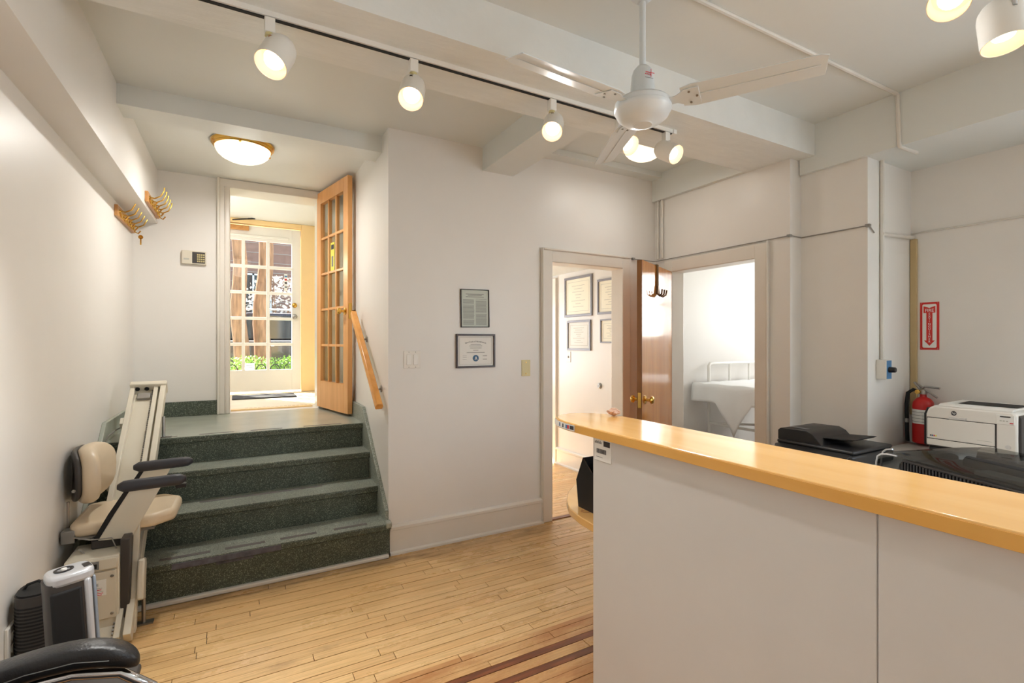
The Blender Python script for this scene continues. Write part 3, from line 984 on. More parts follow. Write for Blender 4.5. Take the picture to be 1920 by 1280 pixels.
# ---------- plates and small wall fittings
sw = thing('light_switch', 'white double rocker switch plate on the document wall', 'switch', (1.012, D, 1.20))
m = on_back(1.012, 1.26)
B(-.057, .057, -.058, .058, 0, .006, m).build('plate', 'whitem', sw, bevel=.002)
for dx in (-.023, .023):
    B(dx - .016, dx + .016, -.034, .034, .006, .010, m).build('rocker', 'white', sw, bevel=.002)
    for dy in (-.05, .05):
        MB().lathe([(.003, .006), (.002, .0075)], 8, m @ Matrix.Translation((dx, dy, 0))).build('screw', 'steel', sw)
bp = thing('blank_plate', 'ivory blank cover plate beside the office doorway', 'cover plate', (1.889, D, 1.12))
m = on_back(1.889, 1.182)
B(-.037, .037, -.06, .06, 0, .006, m).build('plate', 'ivory', bp, bevel=.002)
for dy in (-.042, .042):
    MB().lathe([(.0045, .006), (.003, .0075)], 8, m @ Matrix.Translation((0, dy, 0))).build('screw', 'brass', bp)
kp = thing('alarm_keypad', 'beige alarm keypad beside the entry doorway', 'keypad', (-.313, EY, 2.02))
m = on_back(-.313, 2.074, EY)
B(-.086, .086, -.056, .056, 0, .028, m).build('case', 'cream', kp, bevel=.005)
B(-.012, .078, -.046, .046, .028, .030, m).build('key_panel', 'dgrey', kp)
for r in range(4):
    for c in range(4):
        B(.022 + c * .014, .032 + c * .014, -.036 + r * .018, -.024 + r * .018, .030, .034, m).build('key', 'ivory', kp)
B(-.072, -.034, -.022, -.008, .028, .029, m).build('maker_plate', 'inkl', kp)
ol = thing('wall_outlet', 'white outlet cover low on the left wall', 'outlet', (XL, 2.43, .24))
m = on_left(XL, 2.43, .30)
B(-.04, .04, -.06, .06, 0, .012, m).build('plate', 'whitem', ol, bevel=.003)
for dy in (-.022, .022):
    B(-.014, .014, dy - .014, dy + .014, .012, .015, m).build('socket', 'whitem', ol, bevel=.003)
o2 = thing('office_switch', 'small white switch plate under the diplomas', 'switch', (3.172, 4.40, 1.15))
m = on_px(3.172, 4.40, 1.21)
B(-.035, .035, -.057, .057, 0, .005, m).build('plate', 'whitem', o2, bevel=.002)
B(-.005, .005, -.012, .012, .005, .013, m).build('toggle', 'cable', o2)
db = thing('round_lock', 'round steel lock on the office wall', 'lock', (3.172, 3.871, .91))
m = on_px(3.172, 3.871, .937)
MB().lathe([(.03, 0), (.03, .008), (.02, .014), (.02, .02), (.004, .02)], 24, m).build('lock_body', 'steel', db, smooth=True)
B(-.002, .002, -.008, .008, .02, .021, m).build('keyhole', 'blackm', db)
cb = thing('control_box', 'white control box with blue face and black knob on the pier', 'control box', (3.475, 1.553, 1.145))
B(3.437, 3.50, 1.497, 1.553, 1.148, 1.268).build('case', 'whitem', cb, bevel=.003)
B(3.4405, 3.497, 1.495, 1.4972, 1.152, 1.264).build('face_label', 'blue', cb)
MB().lathe([(.018, 0), (.016, .03), (.014, .034), (.004, .034)], 20, frame_mx((3.469, 1.495, 1.208), Vector((1, 0, 0)), UP, Vector((0, -1, 0)))).build('knob', 'black', cb, smooth=True)

# fire extinguisher sign with its lettering
sg = thing('fire_sign', 'red and white FIRE EXTINGUISHER arrow sign on the recessed wall', 'sign', (XN, 1.452, 1.326))
m = on_px(XN, 1.452, 1.48)
B(-.05, .05, -.153, .153, 0, .003, m).build('plate', 'signred', sg)
MB().prism([(-.037 + .006, -.14), (.031, -.14), (.037, -.134), (.037, .134), (.031, .14), (-.031, .14), (-.037, .134), (-.037, -.134)], .003, .0036, 2, m).build('white_field', 'paper', sg)
MB().prism([(0, -.128), (.029, -.092), (.016, -.094), (.016, .084), (.031, .084), (.031, .128), (0, .116), (-.031, .128), (-.031, .084), (-.016, .084), (-.016, -.094), (-.029, -.092)], .0036, .0042, 2, m).build('arrow', 'signred', sg)
text_mesh('FIRE', .028, m @ Matrix.Translation((0, .099, .0044)), 'lettering', 'paper', sg, .0003, sx=.92)
for i, ch in enumerate('EXTINGUISHER'):
    text_mesh(ch, .0185, m @ Matrix.Translation((0, .077 - i * .0162, .0044)), 'lettering', 'paper', sg, .0003)
for dx in (-.043, .043):
    for dy in (-.146, .146):
        MB().lathe([(.0025, .003), (.002, .0045)], 8, m @ Matrix.Translation((dx, dy, 0))).build('screw', 'steel', sg)

# fire extinguisher
fe = thing('fire_extinguisher', 'red fire extinguisher with black hose hung beside the printer', 'fire extinguisher', (3.81, 1.455, .735))
mt = Matrix.Translation((3.81, 1.455, 0))
MB().lathe([(.05, .735), (.056, .742), (.056, .97), (.052, .995), (.036, 1.018), (.018, 1.028), (.016, 1.05)], 28, mt).build('cylinder', 'red', fe, smooth=True)
MB().lathe([(.0565, .86), (.0565, .95)], 28, mt, cap=False).build('instruction_label', 'paper', fe)
for k in range(4):
    MB().lathe([(.0568, .872 + k * .02), (.0568, .8745 + k * .02)], 28, mt, cap=False).build('label_print', 'ink', fe)
MB().prism([(-.02, .76), (.03, .76), (.0, .81)], -.0575, -.055, 1, mt).build('white_triangle', 'paper', fe)
MB().lathe([(.02, 1.045), (.022, 1.065), (.016, 1.08)], 16, mt).build('valve', 'steel', fe, smooth=True)
MB().tube([(3.80, 1.46, 1.075), (3.79, 1.44, 1.095), (3.78, 1.36, 1.092)], .007, 8).build('carry_handle', 'steel', fe)
MB().tube([(3.80, 1.47, 1.08), (3.80, 1.50, 1.12), (3.80, 1.48, 1.105), (3.80, 1.38, 1.03)], .007, 8).build('squeeze_lever', 'steel', fe)
MB().lathe([(.014, 0), (.014, .012), (.003, .013)], 16, frame_mx((3.79, 1.475, 1.06), Vector((0, -1, 0)), UP, Vector((-1, 0, 0)))).build('gauge', 'brass', fe, smooth=True)
MB().tube([(3.80, 1.475, 1.06), (3.79, 1.50, 1.072), (3.78, 1.525, 1.05), (3.775, 1.53, .98), (3.775, 1.528, .80), (3.775, 1.525, .74)], .011, 8).build('hose', 'blackm', fe, smooth=True)
MB().lathe([(.013, .86), (.013, .885)], 12, Matrix.Translation((3.775, 1.529, 0))).build('hose_band', 'steel', fe)

# ---------- handrail
hr = thing('handrail', 'varnished wooden handrail sloping down the stair wall', 'handrail', (.8, 3.2, .97))
a, b = Vector((.795, 3.97, 1.598)), Vector((.795, 3.17, .958))
dv = (b - a)
L = dv.length
dv.normalize()
m = frame_mx(a, Vector((1, 0, 0)), dv, Vector((1, 0, 0)).cross(dv))
MB().prism([(-.022, -.02), (.022, -.02), (.026, .004), (.018, .026), (-.018, .026), (-.026, .004)], 0, L, 1, m @ Matrix.Scale(-1, 4, (0, 0, 1))).build('rail', 'rail', hr, bevel=.004)
for y_, z_ in ((3.774, 1.40), (3.349, 1.06)):
    MB().lathe([(.026, 0), (.024, .006), (.01, .01)], 18, frame_mx((XS, y_, z_), Vector((0, 1, 0)), UP, Vector((-1, 0, 0)))).build('wall_rosette', 'steel', hr, smooth=True)
    MB().tube([(XS - .005, y_, z_), (.82, y_, z_ - .01), (.798, y_, z_ + .005), (.795, y_, z_ + .03)], .007, 8).build('bracket', 'steel', hr, smooth=True)

# ---------- coat hook rails
def hook_rail(label, x, y0, y1, z, nh, key=False):
    t = thing('coat_hook_rail', label, 'coat hooks', (x, (y0 + y1) / 2, z), 0, 'coat hook rails by the entry')
    B(x, x + .02, y0, y1, z, z + .075).build('backboard', 'rack', t, bevel=.003)
    for i in range(nh):
        y_ = y0 + (y1 - y0) * (i + .5) / nh
        h = MB().lathe([(.016, 0), (.014, .006), (.006, .01)], 14, frame_mx((x + .02, y_, z + .04), Vector((0, 1, 0)), UP, Vector((1, 0, 0)))).build('hook_base', 'brass', t, smooth=True)
        MB().tube([(x + .022, y_, z + .045), (x + .05, y_, z + .04), (x + .085, y_, z + .06), (x + .105, y_, z + .10), (x + .108, y_, z + .125)], [.006, .005, .0045, .004, .0055], 8).build('upper_prong', 'brass', h, smooth=True)
        MB().tube([(x + .022, y_, z + .035), (x + .03, y_, z + .0), (x + .05, y_, z - .01), (x + .065, y_, z + .012)], [.006, .005, .0045, .0055], 8).build('lower_prong', 'brass', h, smooth=True)
    return t


hook_rail('brass coat hooks on an oak board fixed to the left wall', XL, 4.17, 4.80, 2.225, 5)
hook_rail('brass coat hooks on an oak board fixed to the dropped beam', -.565, 4.25, 4.82, 2.36, 5)
ky = thing('key', 'small brass key hanging from the lower hook rail', 'key', (-.655, 4.74, 2.13))
MB().lathe([(.016, -.002), (.016, .002)], 16, frame_mx((-.655, 4.74, 2.19), Vector((1, 0, 0)), UP, Vector((0, -1, 0)))).build('bow', 'brass', ky)
B(-.660, -.650, 4.738, 4.742, 2.13, 2.18).build('blade', 'brass', ky)
# ---------- reception counter
rc = thing('reception_counter', 'grey fronted reception counter with a rounded maple top', 'counter', (1.25, .4, 0))
out = [(1.11, -.8), (1.11, 1.46), (1.112, 1.56), (1.125, 1.63), (1.155, 1.69), (1.20, 1.725), (1.255, 1.737), (1.31, 1.72), (1.355, 1.685), (1.385, 1.63), (1.398, 1.55), (1.40, 1.45), (1.40, -.8)]
MB().prism(out, 1.036, 1.07, 2).build('counter_top', 'maple', rc, bevel=.003)
ins = [(x + (.0025 if x > 1.25 else -.0025), y_ + (.0025 if y_ > 1.5 else 0)) for x, y_ in out]
MB().prism(ins, 1.038, 1.066, 2).build('edge_band', 'mapedge', rc)
B(1.135, 1.165, .5115, 1.424, 0, 1.036).build('front_panel', 'panel', rc, bevel=.0015)
B(1.135, 1.165, -.8, .5085, 0, 1.036).build('front_panel', 'panel', rc, bevel=.0015)
B(1.14, 1.16, -.8, 1.42, 0, 1.03).build('core_panel', 'panel', rc)
for y_ in (1.30, .3, -.6):
    B(1.165, 1.38, y_, y_ + .02, .72, 1.036).build('top_support', 'panel', rc)
sk = thing('payment_sticker', 'strip of card logos stuck to the counter tip', 'sticker', (1.11, 1.60, 1.04))
pts = [(1.1075, 1.50), (1.108, 1.56), (1.121, 1.632), (1.150, 1.693)]
mb = MB()
for (xa, ya), (xb, yb) in zip(pts[:-1], pts[1:]):
    mb.add([(xa - .0012, ya, 1.041), (xb - .0012, yb, 1.041), (xb - .0012, yb, 1.064), (xa - .0012, ya, 1.064)], [(0, 1, 2, 3)])
    mb.add([(xa - .0002, ya, 1.041), (xb - .0002, yb, 1.041), (xb - .0002, yb, 1.064), (xa - .0002, ya, 1.064)], [(3, 2, 1, 0)])
mb.build('strip', 'paper', sk)
for y0, y1, c in ((1.505, 1.528, 'inkd'), (1.534, 1.545, 'redink'), (1.546, 1.556, 'blue'), (1.575, 1.583, 'inkd'), (1.603, 1.612, 'seal')):
    x_ = 1.1052 if y1 < 1.56 else 1.1052 + (y1 - 1.56) * .185
    B(x_, x_ + .0012, y0, y1, 1.046, 1.06).build('card_logo', c, sk)
bt = thing('barcode_tag', 'white barcode tag on the counter front below the top', 'tag', (1.135, 1.37, .955))
m = on_px(1.135, 1.369, .992)
B(-.046, .046, -.038, .038, 0, .002, m).build('card', 'paper', bt)
for q in range(7):
    B(-.042 + q * .0055, -.038 + q * .0055, .022, .029 + .003 * (q % 2), .002, .0024, m).build('printed_mark', 'ink', bt)
B(.006, .04, .016, .035, .002, .0026, m).build('dark_box', 'inkd', bt)
mb = MB()
x = -.032
while x < .018:
    w = random.choice((.001, .0016, .0026))
    mb.box(x, x + w, -.012, .004, .002, .0025, m)
    x += w + random.choice((.001, .0018))
mb.build('barcode', 'inkd', bt)
B(-.034, .0, -.026, -.0245, .002, .0025, m).build('small_print', 'ink', bt)

dk = thing('reception_desk', 'lower maple desk with rounded end behind the counter', 'desk', (1.5, .6, 0))
MB().prism([(1.17, -.8), (1.17, 1.46), (1.178, 1.56), (1.20, 1.66), (1.25, 1.75), (1.32, 1.84), (1.42, 1.925), (1.55, 1.985), (1.70, 1.99), (1.80, 1.92), (1.86, 1.78), (1.88, 1.6), (1.88, -.8)], .66, .69, 2).build('desk_top', 'maple', dk, bevel=.003)
B(1.25, 1.27, -.7, 1.4, 0, .66).build('modesty_panel', 'panel', dk)
for y_ in (-.7, 1.2):
    B(1.3, 1.85, y_, y_ + .03, 0, .66).build('side_panel', 'panel', dk)
MB().lathe([(.018, 0), (.018, .001), (.012, .0012), (.012, .0004)], 24, Matrix.Translation((1.235, 1.60, .69)), cap=False).build('cable_ring', 'rack', dk)
fh = thing('letter_tray', 'black letter holder standing on the desk end', 'letter holder', (1.30, 1.60, .69))
MB().prism([(1.49, .691), (1.66, .691), (1.675, .80), (1.63, .90), (1.56, .84), (1.49, .80)], 1.245, 1.25, 0).build('side', 'black', fh)
MB().prism([(1.49, .691), (1.66, .691), (1.675, .80), (1.63, .90), (1.56, .84), (1.49, .80)], 1.35, 1.355, 0).build('side', 'black', fh)
B(1.25, 1.35, 1.49, 1.66, .691, .696).build('bottom', 'black', fh)
MB().prism([(1.66, .691), (1.665, .691), (1.68, .80), (1.635, .90), (1.63, .90), (1.675, .80)], 1.25, 1.35, 0).build('back', 'black', fh)
cr = thing('crumpled_tissue', 'crumpled brown tissue lying on the counter far edge', 'tissue', (1.372, 1.56, 1.07))
mb = MB()
vs, fs = [], []
for i in range(7):
    for k in range(12):
        a = 2 * PI * k / 12
        rr = .024 * math.sin(PI * (i + .4) / 7.2) * random.uniform(.7, 1.25)
        vs.append((1.372 + rr * math.cos(a), 1.585 + rr * 1.3 * math.sin(a), 1.071 + .03 * i / 6 * random.uniform(.8, 1.1)))
for i in range(6):
    for k in range(12):
        fs.append((i * 12 + k, i * 12 + (k + 1) % 12, (i + 1) * 12 + (k + 1) % 12, (i + 1) * 12 + k))
fs.append(tuple(range(12))[::-1])
fs.append(tuple(72 + k for k in range(12)))
mb.add(vs, fs).build('paper', 'carton', cr)
M['tissue'] = mat('pinkish tissue', (206, 168, 146), .8)
cr.children[0].data.materials[0] = M['tissue']

# ---------- worktop along the right with the office machines
wt = thing('worktop', 'white worktop along the right wall under the machines', 'worktop', (3.2, .6, 0))
B(2.3, XN - .005, -.6, 1.54, .69, .72).build('top', 'panel', wt, bevel=.003)
B(2.62, 3.33, 1.54, 1.93, .69, .72).build('top', 'panel', wt, bevel=.003)
for x_, y_ in ((2.36, -.5), (2.36, 1.45), (3.8, -.5), (2.68, 1.86), (3.26, 1.86)):
    B(x_ - .025, x_ + .025, y_ - .025, y_ + .025, 0, .69).build('leg', 'steel', wt)

mf = thing('scanner_printer', 'black multifunction printer with sheet feeder behind the counter', 'printer', (2.97, 1.55, .72))
B(2.74, 3.18, 1.345, 1.765, .721, .79).build('body', 'black', mf, bevel=.012)
MB().prism([(2.70, .745), (2.76, .755), (2.78, .79), (2.76, .795), (2.69, .765)], 1.36, 1.75, 1).build('control_panel', 'black', mf, bevel=.003)
for y_, w, c in ((1.705, .03, 'paper'), (1.66, .012, 'ink'), (1.585, .012, 'paper'), (1.56, .012, 'paper'), (1.535, .012, 'paper')):
    B(2.70, 2.725, y_, y_ + w, .772, .7745, None).build('button', c, mf)
B(2.76, 3.17, 1.35, 1.76, .792, .812).build('scanner_lid', 'black', mf, bevel=.008)
MB().prism([(1.765, .81), (1.765, .862), (1.75, .875), (1.60, .878), (1.565, .862), (1.52, .815), (1.50, .81)], 2.78, 3.12, 0).build('sheet_feeder', 'black', mf, bevel=.008)
MB().prism([(1.585, .842), (1.60, .838), (1.40, .848), (1.385, .858)], 2.85, 3.08, 0).build('feeder_tray', 'blackm', mf, bevel=.003)
B(2.84, 2.87, 1.63, 1.73, .8785, .8795).build('feeder_print', 'ink', mf)

# dark printer under a smoked acrylic cover, turned about 24 degrees
pr = thing('covered_printer', 'black ribbed office printer under a smoked clear cover', 'printer', (2.72, .62, .72), -math.radians(24))
pm = WM[pr.name]
B(-.24, .24, -.5, .44, 0, .10, pm).build('body', 'black', pr, bevel=.012)
B(-.20, .2, -.48, .40, .10, .118, pm).build('top_deck', 'dgrey', pr, bevel=.008)
B(-.262, -.238, -.5, .40, .02, .124, pm).build('front_rail', 'dgrey', pr, bevel=.004)
for i in range(60):
    y_ = -.49 + i * .0148
    B(-.271, -.26, y_, y_ + .0085, .03, .114, pm).build('rib', 'black', pr)
MB().tube([pm @ Vector((-.06, -.45, .135)), pm @ Vector((-.06, .28, .135))], .028, 16).build('platen_roller', 'blackm', pr, smooth=True)
B(-.17, -.10, -.47, .16, .116, .134, pm).build('grille', 'ink', pr, bevel=.004)
prof = [(-.30, .02), (-.30, .11), (-.285, .138), (-.24, .15), (.1, .162), (.24, .16)]
cv = MB()
ends = [(-.5, 1.0), (.40, 1.0), (.45, .985), (.485, .93), (.505, .82), (.512, .6), (.514, .15)]
vs, fs = [], []
for y_, f in ends:
    vs += [(x_ if x_ > -.29 else x_ + .0, y_, .005 + (z_ - .005) * f) for x_, z_ in prof[2:]]
n = len(prof) - 2
for i in range(len(ends) - 1):
    for k in range(n - 1):
        fs.append((i * n + k, i * n + k + 1, (i + 1) * n + k + 1, (i + 1) * n + k))
cv.add([pm @ Vector(v) for v in vs], fs)
co = cv.build('clear_cover', 'smoke', pr, smooth=True, angle=80)
MB().tube([pm @ Vector((-.285, y_, .005 + (.138 - .005) * f)) for y_, f in ends[1:]], .004, 6).build('cover_edge', 'silver', co)
MB().tube([pm @ Vector((-.24, y_ + .02, .005 + (.155 - .005) * f)) for y_, f in ends[2:]], .004, 6).build('cover_edge', 'silver', co)

# white colour laser printer
lp = thing('laser_printer', 'white laser printer with black side trim beside the fire extinguisher', 'printer', (3.62, 1.12, .72))
B(3.47, 3.80, .935, 1.30, .721, .785).build('base', 'black', lp, bevel=.008)
MB().prism([(.93, .80), (1.312, .785), (1.312, .965), (1.30, 1.0), (1.275, 1.016), (.95, 1.016), (.93, 1.0)], 3.465, 3.82, 0).build('body', 'whitem', lp, bevel=.01)
MB().prism([(1.311, .785), (1.322, .79), (1.322, .965), (1.308, 1.002), (1.30, 1.0), (1.311, .965)], 3.47, 3.80, 0).build('side_trim', 'black', lp, bevel=.002)
MB().prism([(.918, .80), (.93, .80), (.93, 1.0), (.918, .985)], 3.48, 3.80, 0).build('side_trim', 'dgrey', lp, bevel=.003)
B(3.4635, 3.466, 1.008, 1.306, .786, .949).build('panel_gap', 'dgrey', lp)
B(3.458, 3.47, 1.015, 1.303, .83, .945).build('front_door', 'whitem', lp, bevel=.003)
B(3.459, 3.47, 1.015, 1.305, .792, .826).build('paper_drawer', 'whitem', lp, bevel=.003)
B(3.456, 3.468, 1.13, 1.205, .948, .962).build('door_grip', 'panel', lp, bevel=.002)
B(3.463, 3.4665, .94, 1.01, .95, 1.0).build('control_panel', 'white', lp, bevel=.002)
B(3.461, 3.4635, .955, .995, .988, .993).build('display', 'blackm', lp)
B(3.461, 3.4635, .945, .958, .957, .962).build('stop_key', 'redink', lp)
for k in range(3):
    B(3.461, 3.4635, .965 + k * .012, .972 + k * .012, .966, .971).build('key', 'inkl', lp)
MB().lathe([(.011, 0), (.011, .003), (.008, .003)], 20, on_px(3.465, .965, .835)).build('power_button', 'panel', lp)
lg = MB().lathe([(.0125, 0), (.0125, .001), (.002, .001)], 24, on_px(3.4652, 1.185, .982)).build('round_logo', 'inkd', lp)
text_mesh('hp', .018, on_px(3.4640, 1.185, .983), 'lettering', 'paper', lg, .0003)
for k, c in enumerate(('inkd', 'seal', 'redink', 'yellow')):
    B(3.4575, 3.4585, 1.283 - k * .008, 1.289 - k * .008, .842, .850).build('colour_mark', c, lp)
print_lines(lp, on_px(3.4578, 1.055, .852), -.03, .03, [0], .002, 'inkl', 0)
MB().prism([(3.47, 1.016), (3.50, 1.028), (3.80, 1.03), (3.80, 1.016)], .95, 1.26, 1).build('output_lid', 'white', lp, bevel=.003)
MB().prism([(3.56, 1.031), (3.72, 1.034), (3.72, 1.031)], .955, 1.20, 1).build('output_slot', 'blackm', lp)

# ---------- bed in the far room
bd = thing('bed', 'white tubular bed frame in the bedroom', 'bed', (4.6, 2.9, 0))
MB().tube([(4.2, 3.40, .04), (4.2, 3.40, 1.10), (4.205, 3.405, 1.13), (4.23, 3.41, 1.152), (4.27, 3.41, 1.155), (5.1, 3.41, 1.155), (5.14, 3.41, 1.15), (5.16, 3.40, 1.12), (5.16, 3.40, .04)], .016, 10).build('head_frame', 'white', bd, smooth=True)
for x_ in (4.52, 4.84):
    MB().tube([(x_, 3.40, .93), (x_, 3.40, 1.10), (x_ + .02, 3.41, 1.15)], .012, 8).build('head_bar', 'white', bd, smooth=True)
for x_ in (4.2, 5.16):
    MB().tube([(x_, 2.2, .04), (x_, 2.2, .90)], .018, 10).build('leg', 'white', bd, smooth=True)
    MB().tube([(x_, 3.40, .55), (x_, 2.2, .55)], .013, 8).build('side_rail', 'white', bd, smooth=True)
B(4.0, 5.2, 2.15, 3.42, .86, .955).build('mattress', 'sheet', bd, bevel=.02)
MB().tube([(4.2, 3.40, .55), (5.16, 2.9, .50)], .012, 8).build('brace', 'white', bd, smooth=True)
# sheet hanging over the sides
sh = thing('bed_sheet', 'white sheet draped over the bed with one corner hanging low', 'sheet', (4.6, 2.8, .8))
nx, ny = 26, 30
vs, fs = [], []
for j in range(ny + 1):
    y_ = 3.43 - 1.32 * j / ny
    yy = min(1, j / ny)
    drop = .17 + .30 * max(0, 1 - abs(j - 11) / 4.0)
    for i in range(nx + 1):
        s = i / nx
        if s < .3:
            f = 1 - s / .3
            x_ = 3.985 - .02 * f - .018 * math.sin(j * 1.1) * f
            z_ = .965 - drop * f
        else:
            x_ = 3.985 + (s - .3) / .7 * 1.22
            z_ = .968 + .004 * math.sin(i * 1.7 + j)
        vs.append((x_, y_, z_))
for j in range(ny):
    for i in range(nx):
        a = j * (nx + 1) + i
        fs.append((a, a + 1, a + nx + 2, a + nx + 1))
so = MB().add(vs, fs).build('cloth', 'sheet', sh, smooth=True, angle=180)
md = so.modifiers.new('thick', 'SOLIDIFY')
md.thickness = .004
for k, (x0, x1, y0, y1, z0, z1, lab) in enumerate(((4.42, 4.80, 2.75, 3.05, 0, .25, 'brown carton standing on the floor under the bed'), (4.45, 4.80, 2.78, 3.05, .25, .56, 'brown carton with a white label, stacked on the lower carton'))):
    c = thing('carton', lab, 'box', ((x0 + x1) / 2, (y0 + y1) / 2, z0), 0, 'cartons under the bed')
    B(x0, x1, y0, y1, z0, z1).build('box', 'carton', c, bevel=.004)
    B(x0 - .004, x1 + .004, y0 - .004, y1 + .004, z1 - .05, z1).build('lid', 'carton', c, bevel=.003)
    if k:
        l = B(x0 - .001, x0, y0 + .06, y0 + .20, z0 + .06, z0 + .18).build('address_label', 'paper', c)
        B(x0 - .002, x0 - .001, y0 + .075, y0 + .17, z0 + .11, z0 + .14).build('label_print', 'seal', l)
# ---------- stairlift
sl = thing('stairlift', 'cream stairlift with beige seat at the foot of the stairs', 'stairlift', (-.5, 3.0, 0))
A = Vector((0, 2.80, .03))
E_ = Vector((0, 4.06, 1.06))
dv = (E_ - A)
RL = dv.length
dv.normalize()
rm = frame_mx(A, Vector((1, 0, 0)), dv, Vector((1, 0, 0)).cross(dv))
B(-.60, -.44, 0, RL, -.012, 0, rm).build('rail_bed', 'cream', sl)
B(-.612, -.586, 0, RL, -.03, .035, rm).build('rail_flange', 'cream', sl, bevel=.003)
B(-.486, -.462, 0, RL, 0, .035, rm).build('rail_guide', 'cream', sl, bevel=.003)
B(-.45, -.42, 0, RL, -.03, .045, rm).build('rail_flange', 'cream', sl, bevel=.003)
mb = MB()
for i in range(int(RL / .016)):
    mb.box(-.497, -.486, i * .016, i * .016 + .008, 0, .012, rm)
mb.build('toothed_rack', 'steel', sl)
ec = B(-.615, -.415, RL - .01, RL + .025, -.035, .055, rm).build('rail_end', 'cream', sl, bevel=.006)
for x_ in (-.575, -.525):
    MB().lathe([(.013, 0), (.013, .008), (.004, .009)], 14, rm @ Matrix.Translation((x_, RL - .012, .02)) @ Matrix.Rotation(PI / 2, 4, 'X')).build('rubber_bumper', 'blackm', ec, smooth=True)
B(-.57, -.50, RL - .10, RL - .05, 0, .02, rm).build('limit_switch', 'steel', sl, bevel=.003)
for f in (.80, .52):
    B(-.63, -.61, RL * f, RL * f + .05, -.02, .03, rm).build('rail_clamp', 'cream', sl, bevel=.003)
MB().tube([rm @ Vector((-.62, RL * .80, 0)), (-.66, 3.86, .83), (-.69, 3.82, .80), (-.70, 3.80, .775)], .004, 6).build('cable', 'cable', sl)
for x_, y_, z_, z1 in ((-.412, 3.838, LZ, .90), (-.40, 2.98, 0, .20)):
    MB().tube([(x_, y_, z_ + .004), (x_, y_, z1)], .009, 8).build('support_leg', 'steel', sl)
    B(x_ - .03, x_ + .04, y_ - .02, y_ + .02, z_, z_ + .008).build('foot_plate', 'steel', sl)
# carriage and motor cabinet
mc = B(-.67, -.475, 2.86, 3.08, .05, .40).build('motor_cabinet', 'cream', sl, bevel=.006)
B(-.66, -.485, 2.852, 2.862, .12, .335).build('access_panel', 'cream', mc, bevel=.002)
B(-.665, -.48, 2.846, 2.862, .345, .395).build('cabinet_hood', 'cream', mc, bevel=.004)
for x_, z_ in ((-.50, .31), (-.50, .14), (-.645, .31)):
    MB().lathe([(.007, 0), (.005, .004)], 10, frame_mx((x_, 2.852, z_), Vector((1, 0, 0)), UP, Vector((0, -1, 0)))).build('screw', 'steel', mc)
st = B(-.60, -.52, 2.849, 2.852, .23, .30).build('maker_sticker', 'paper', mc)
m = frame_mx((-.56, 2.849, .28), Vector((1, 0, 0)), UP, Vector((0, -1, 0)))
text_mesh('PVE', .016, m, 'lettering', 'inkd', st, .0003)
print_lines(st, m, -.035, .035, [-.016, -.031], .003, 'inkl', .2)
print_lines(st, m, -.035, .03, [-.023, -.038, -.046], .003, 'redink', .2)
w = B(-.585, -.545, 2.843, 2.846, .352, .388).build('warning_sticker', 'ink', mc)
B(-.578, -.552, 2.841, 2.843, .358, .378).build('hand_symbol', 'blackm', w)
B(-.475, -.44, 2.88, 3.06, .05, .46).build('carriage_plate', 'dgrey', sl, bevel=.004)
MB().prism([(2.86, .02), (2.90, .02), (3.02, .50), (2.98, .50)], -.44, -.415, 0).build('carriage_arm', 'cream', sl, bevel=.003)
fr = MB().prism([(2.86, .17), (2.93, .14), (2.965, .30), (2.955, .335), (2.90, .345)], -.412, -.385, 0).build('folded_footrest', 'cream', sl, bevel=.008)
B(-.60, -.46, 2.98, 3.14, .40, .455).build('seat_post', 'dgrey', sl, bevel=.006)
B(-.65, -.36, 3.00, 3.36, .45, .462).build('seat_pan', 'steel', sl)
# seat: rounded pad with chamfered front corners
se = MB().prism([(-.69, 3.02), (-.66, 2.985), (-.36, 2.985), (-.275, 3.06), (-.268, 3.30), (-.35, 3.385), (-.64, 3.385), (-.69, 3.35)], .462, .525, 2).build('seat', 'vinyl', sl, bevel=.024, seg=4)
# backrest: shell and curved pad
def pad(x0, x1, y0, y1, z0, z1, nx=10, bulge=.02):
    vs, fs = [], []
    n, k = 24, 5
    cy_, cz_ = (y0 + y1) / 2, (z0 + z1) / 2
    ry, rz = (y1 - y0) / 2, (z1 - z0) / 2
    for q in range(k + 1):
        f = q / k
        x_ = x0 + (x1 - x0) * f
        sc = 1 - .10 * abs(2 * f - 1) ** 3
        for i in range(n):
            a = 2 * PI * i / n
            c, s_ = math.cos(a), math.sin(a)
            e = .62
            py_ = math.copysign(abs(c) ** e, c)
            pz_ = math.copysign(abs(s_) ** e, s_)
            curve = .045 * (py_ ** 2)
            vs.append((x_ + curve, cy_ + ry * py_ * sc * (1 - .10 * (pz_ < 0) * abs(pz_)), cz_ + rz * pz_ * sc))
    for q in range(k):
        for i in range(n):
            fs.append((q * n + i, q * n + (i + 1) % n, (q + 1) * n + (i + 1) % n, (q + 1) * n + i))
    b = len(vs)
    vs.append((x0, cy_, cz_))
    vs.append((x1 - .012, cy_, cz_))
    for i in range(n):
        fs.append((b, (i + 1) % n, i))
        fs.append((b + 1, k * n + i, k * n + (i + 1) % n))
    return MB().add(vs, fs)


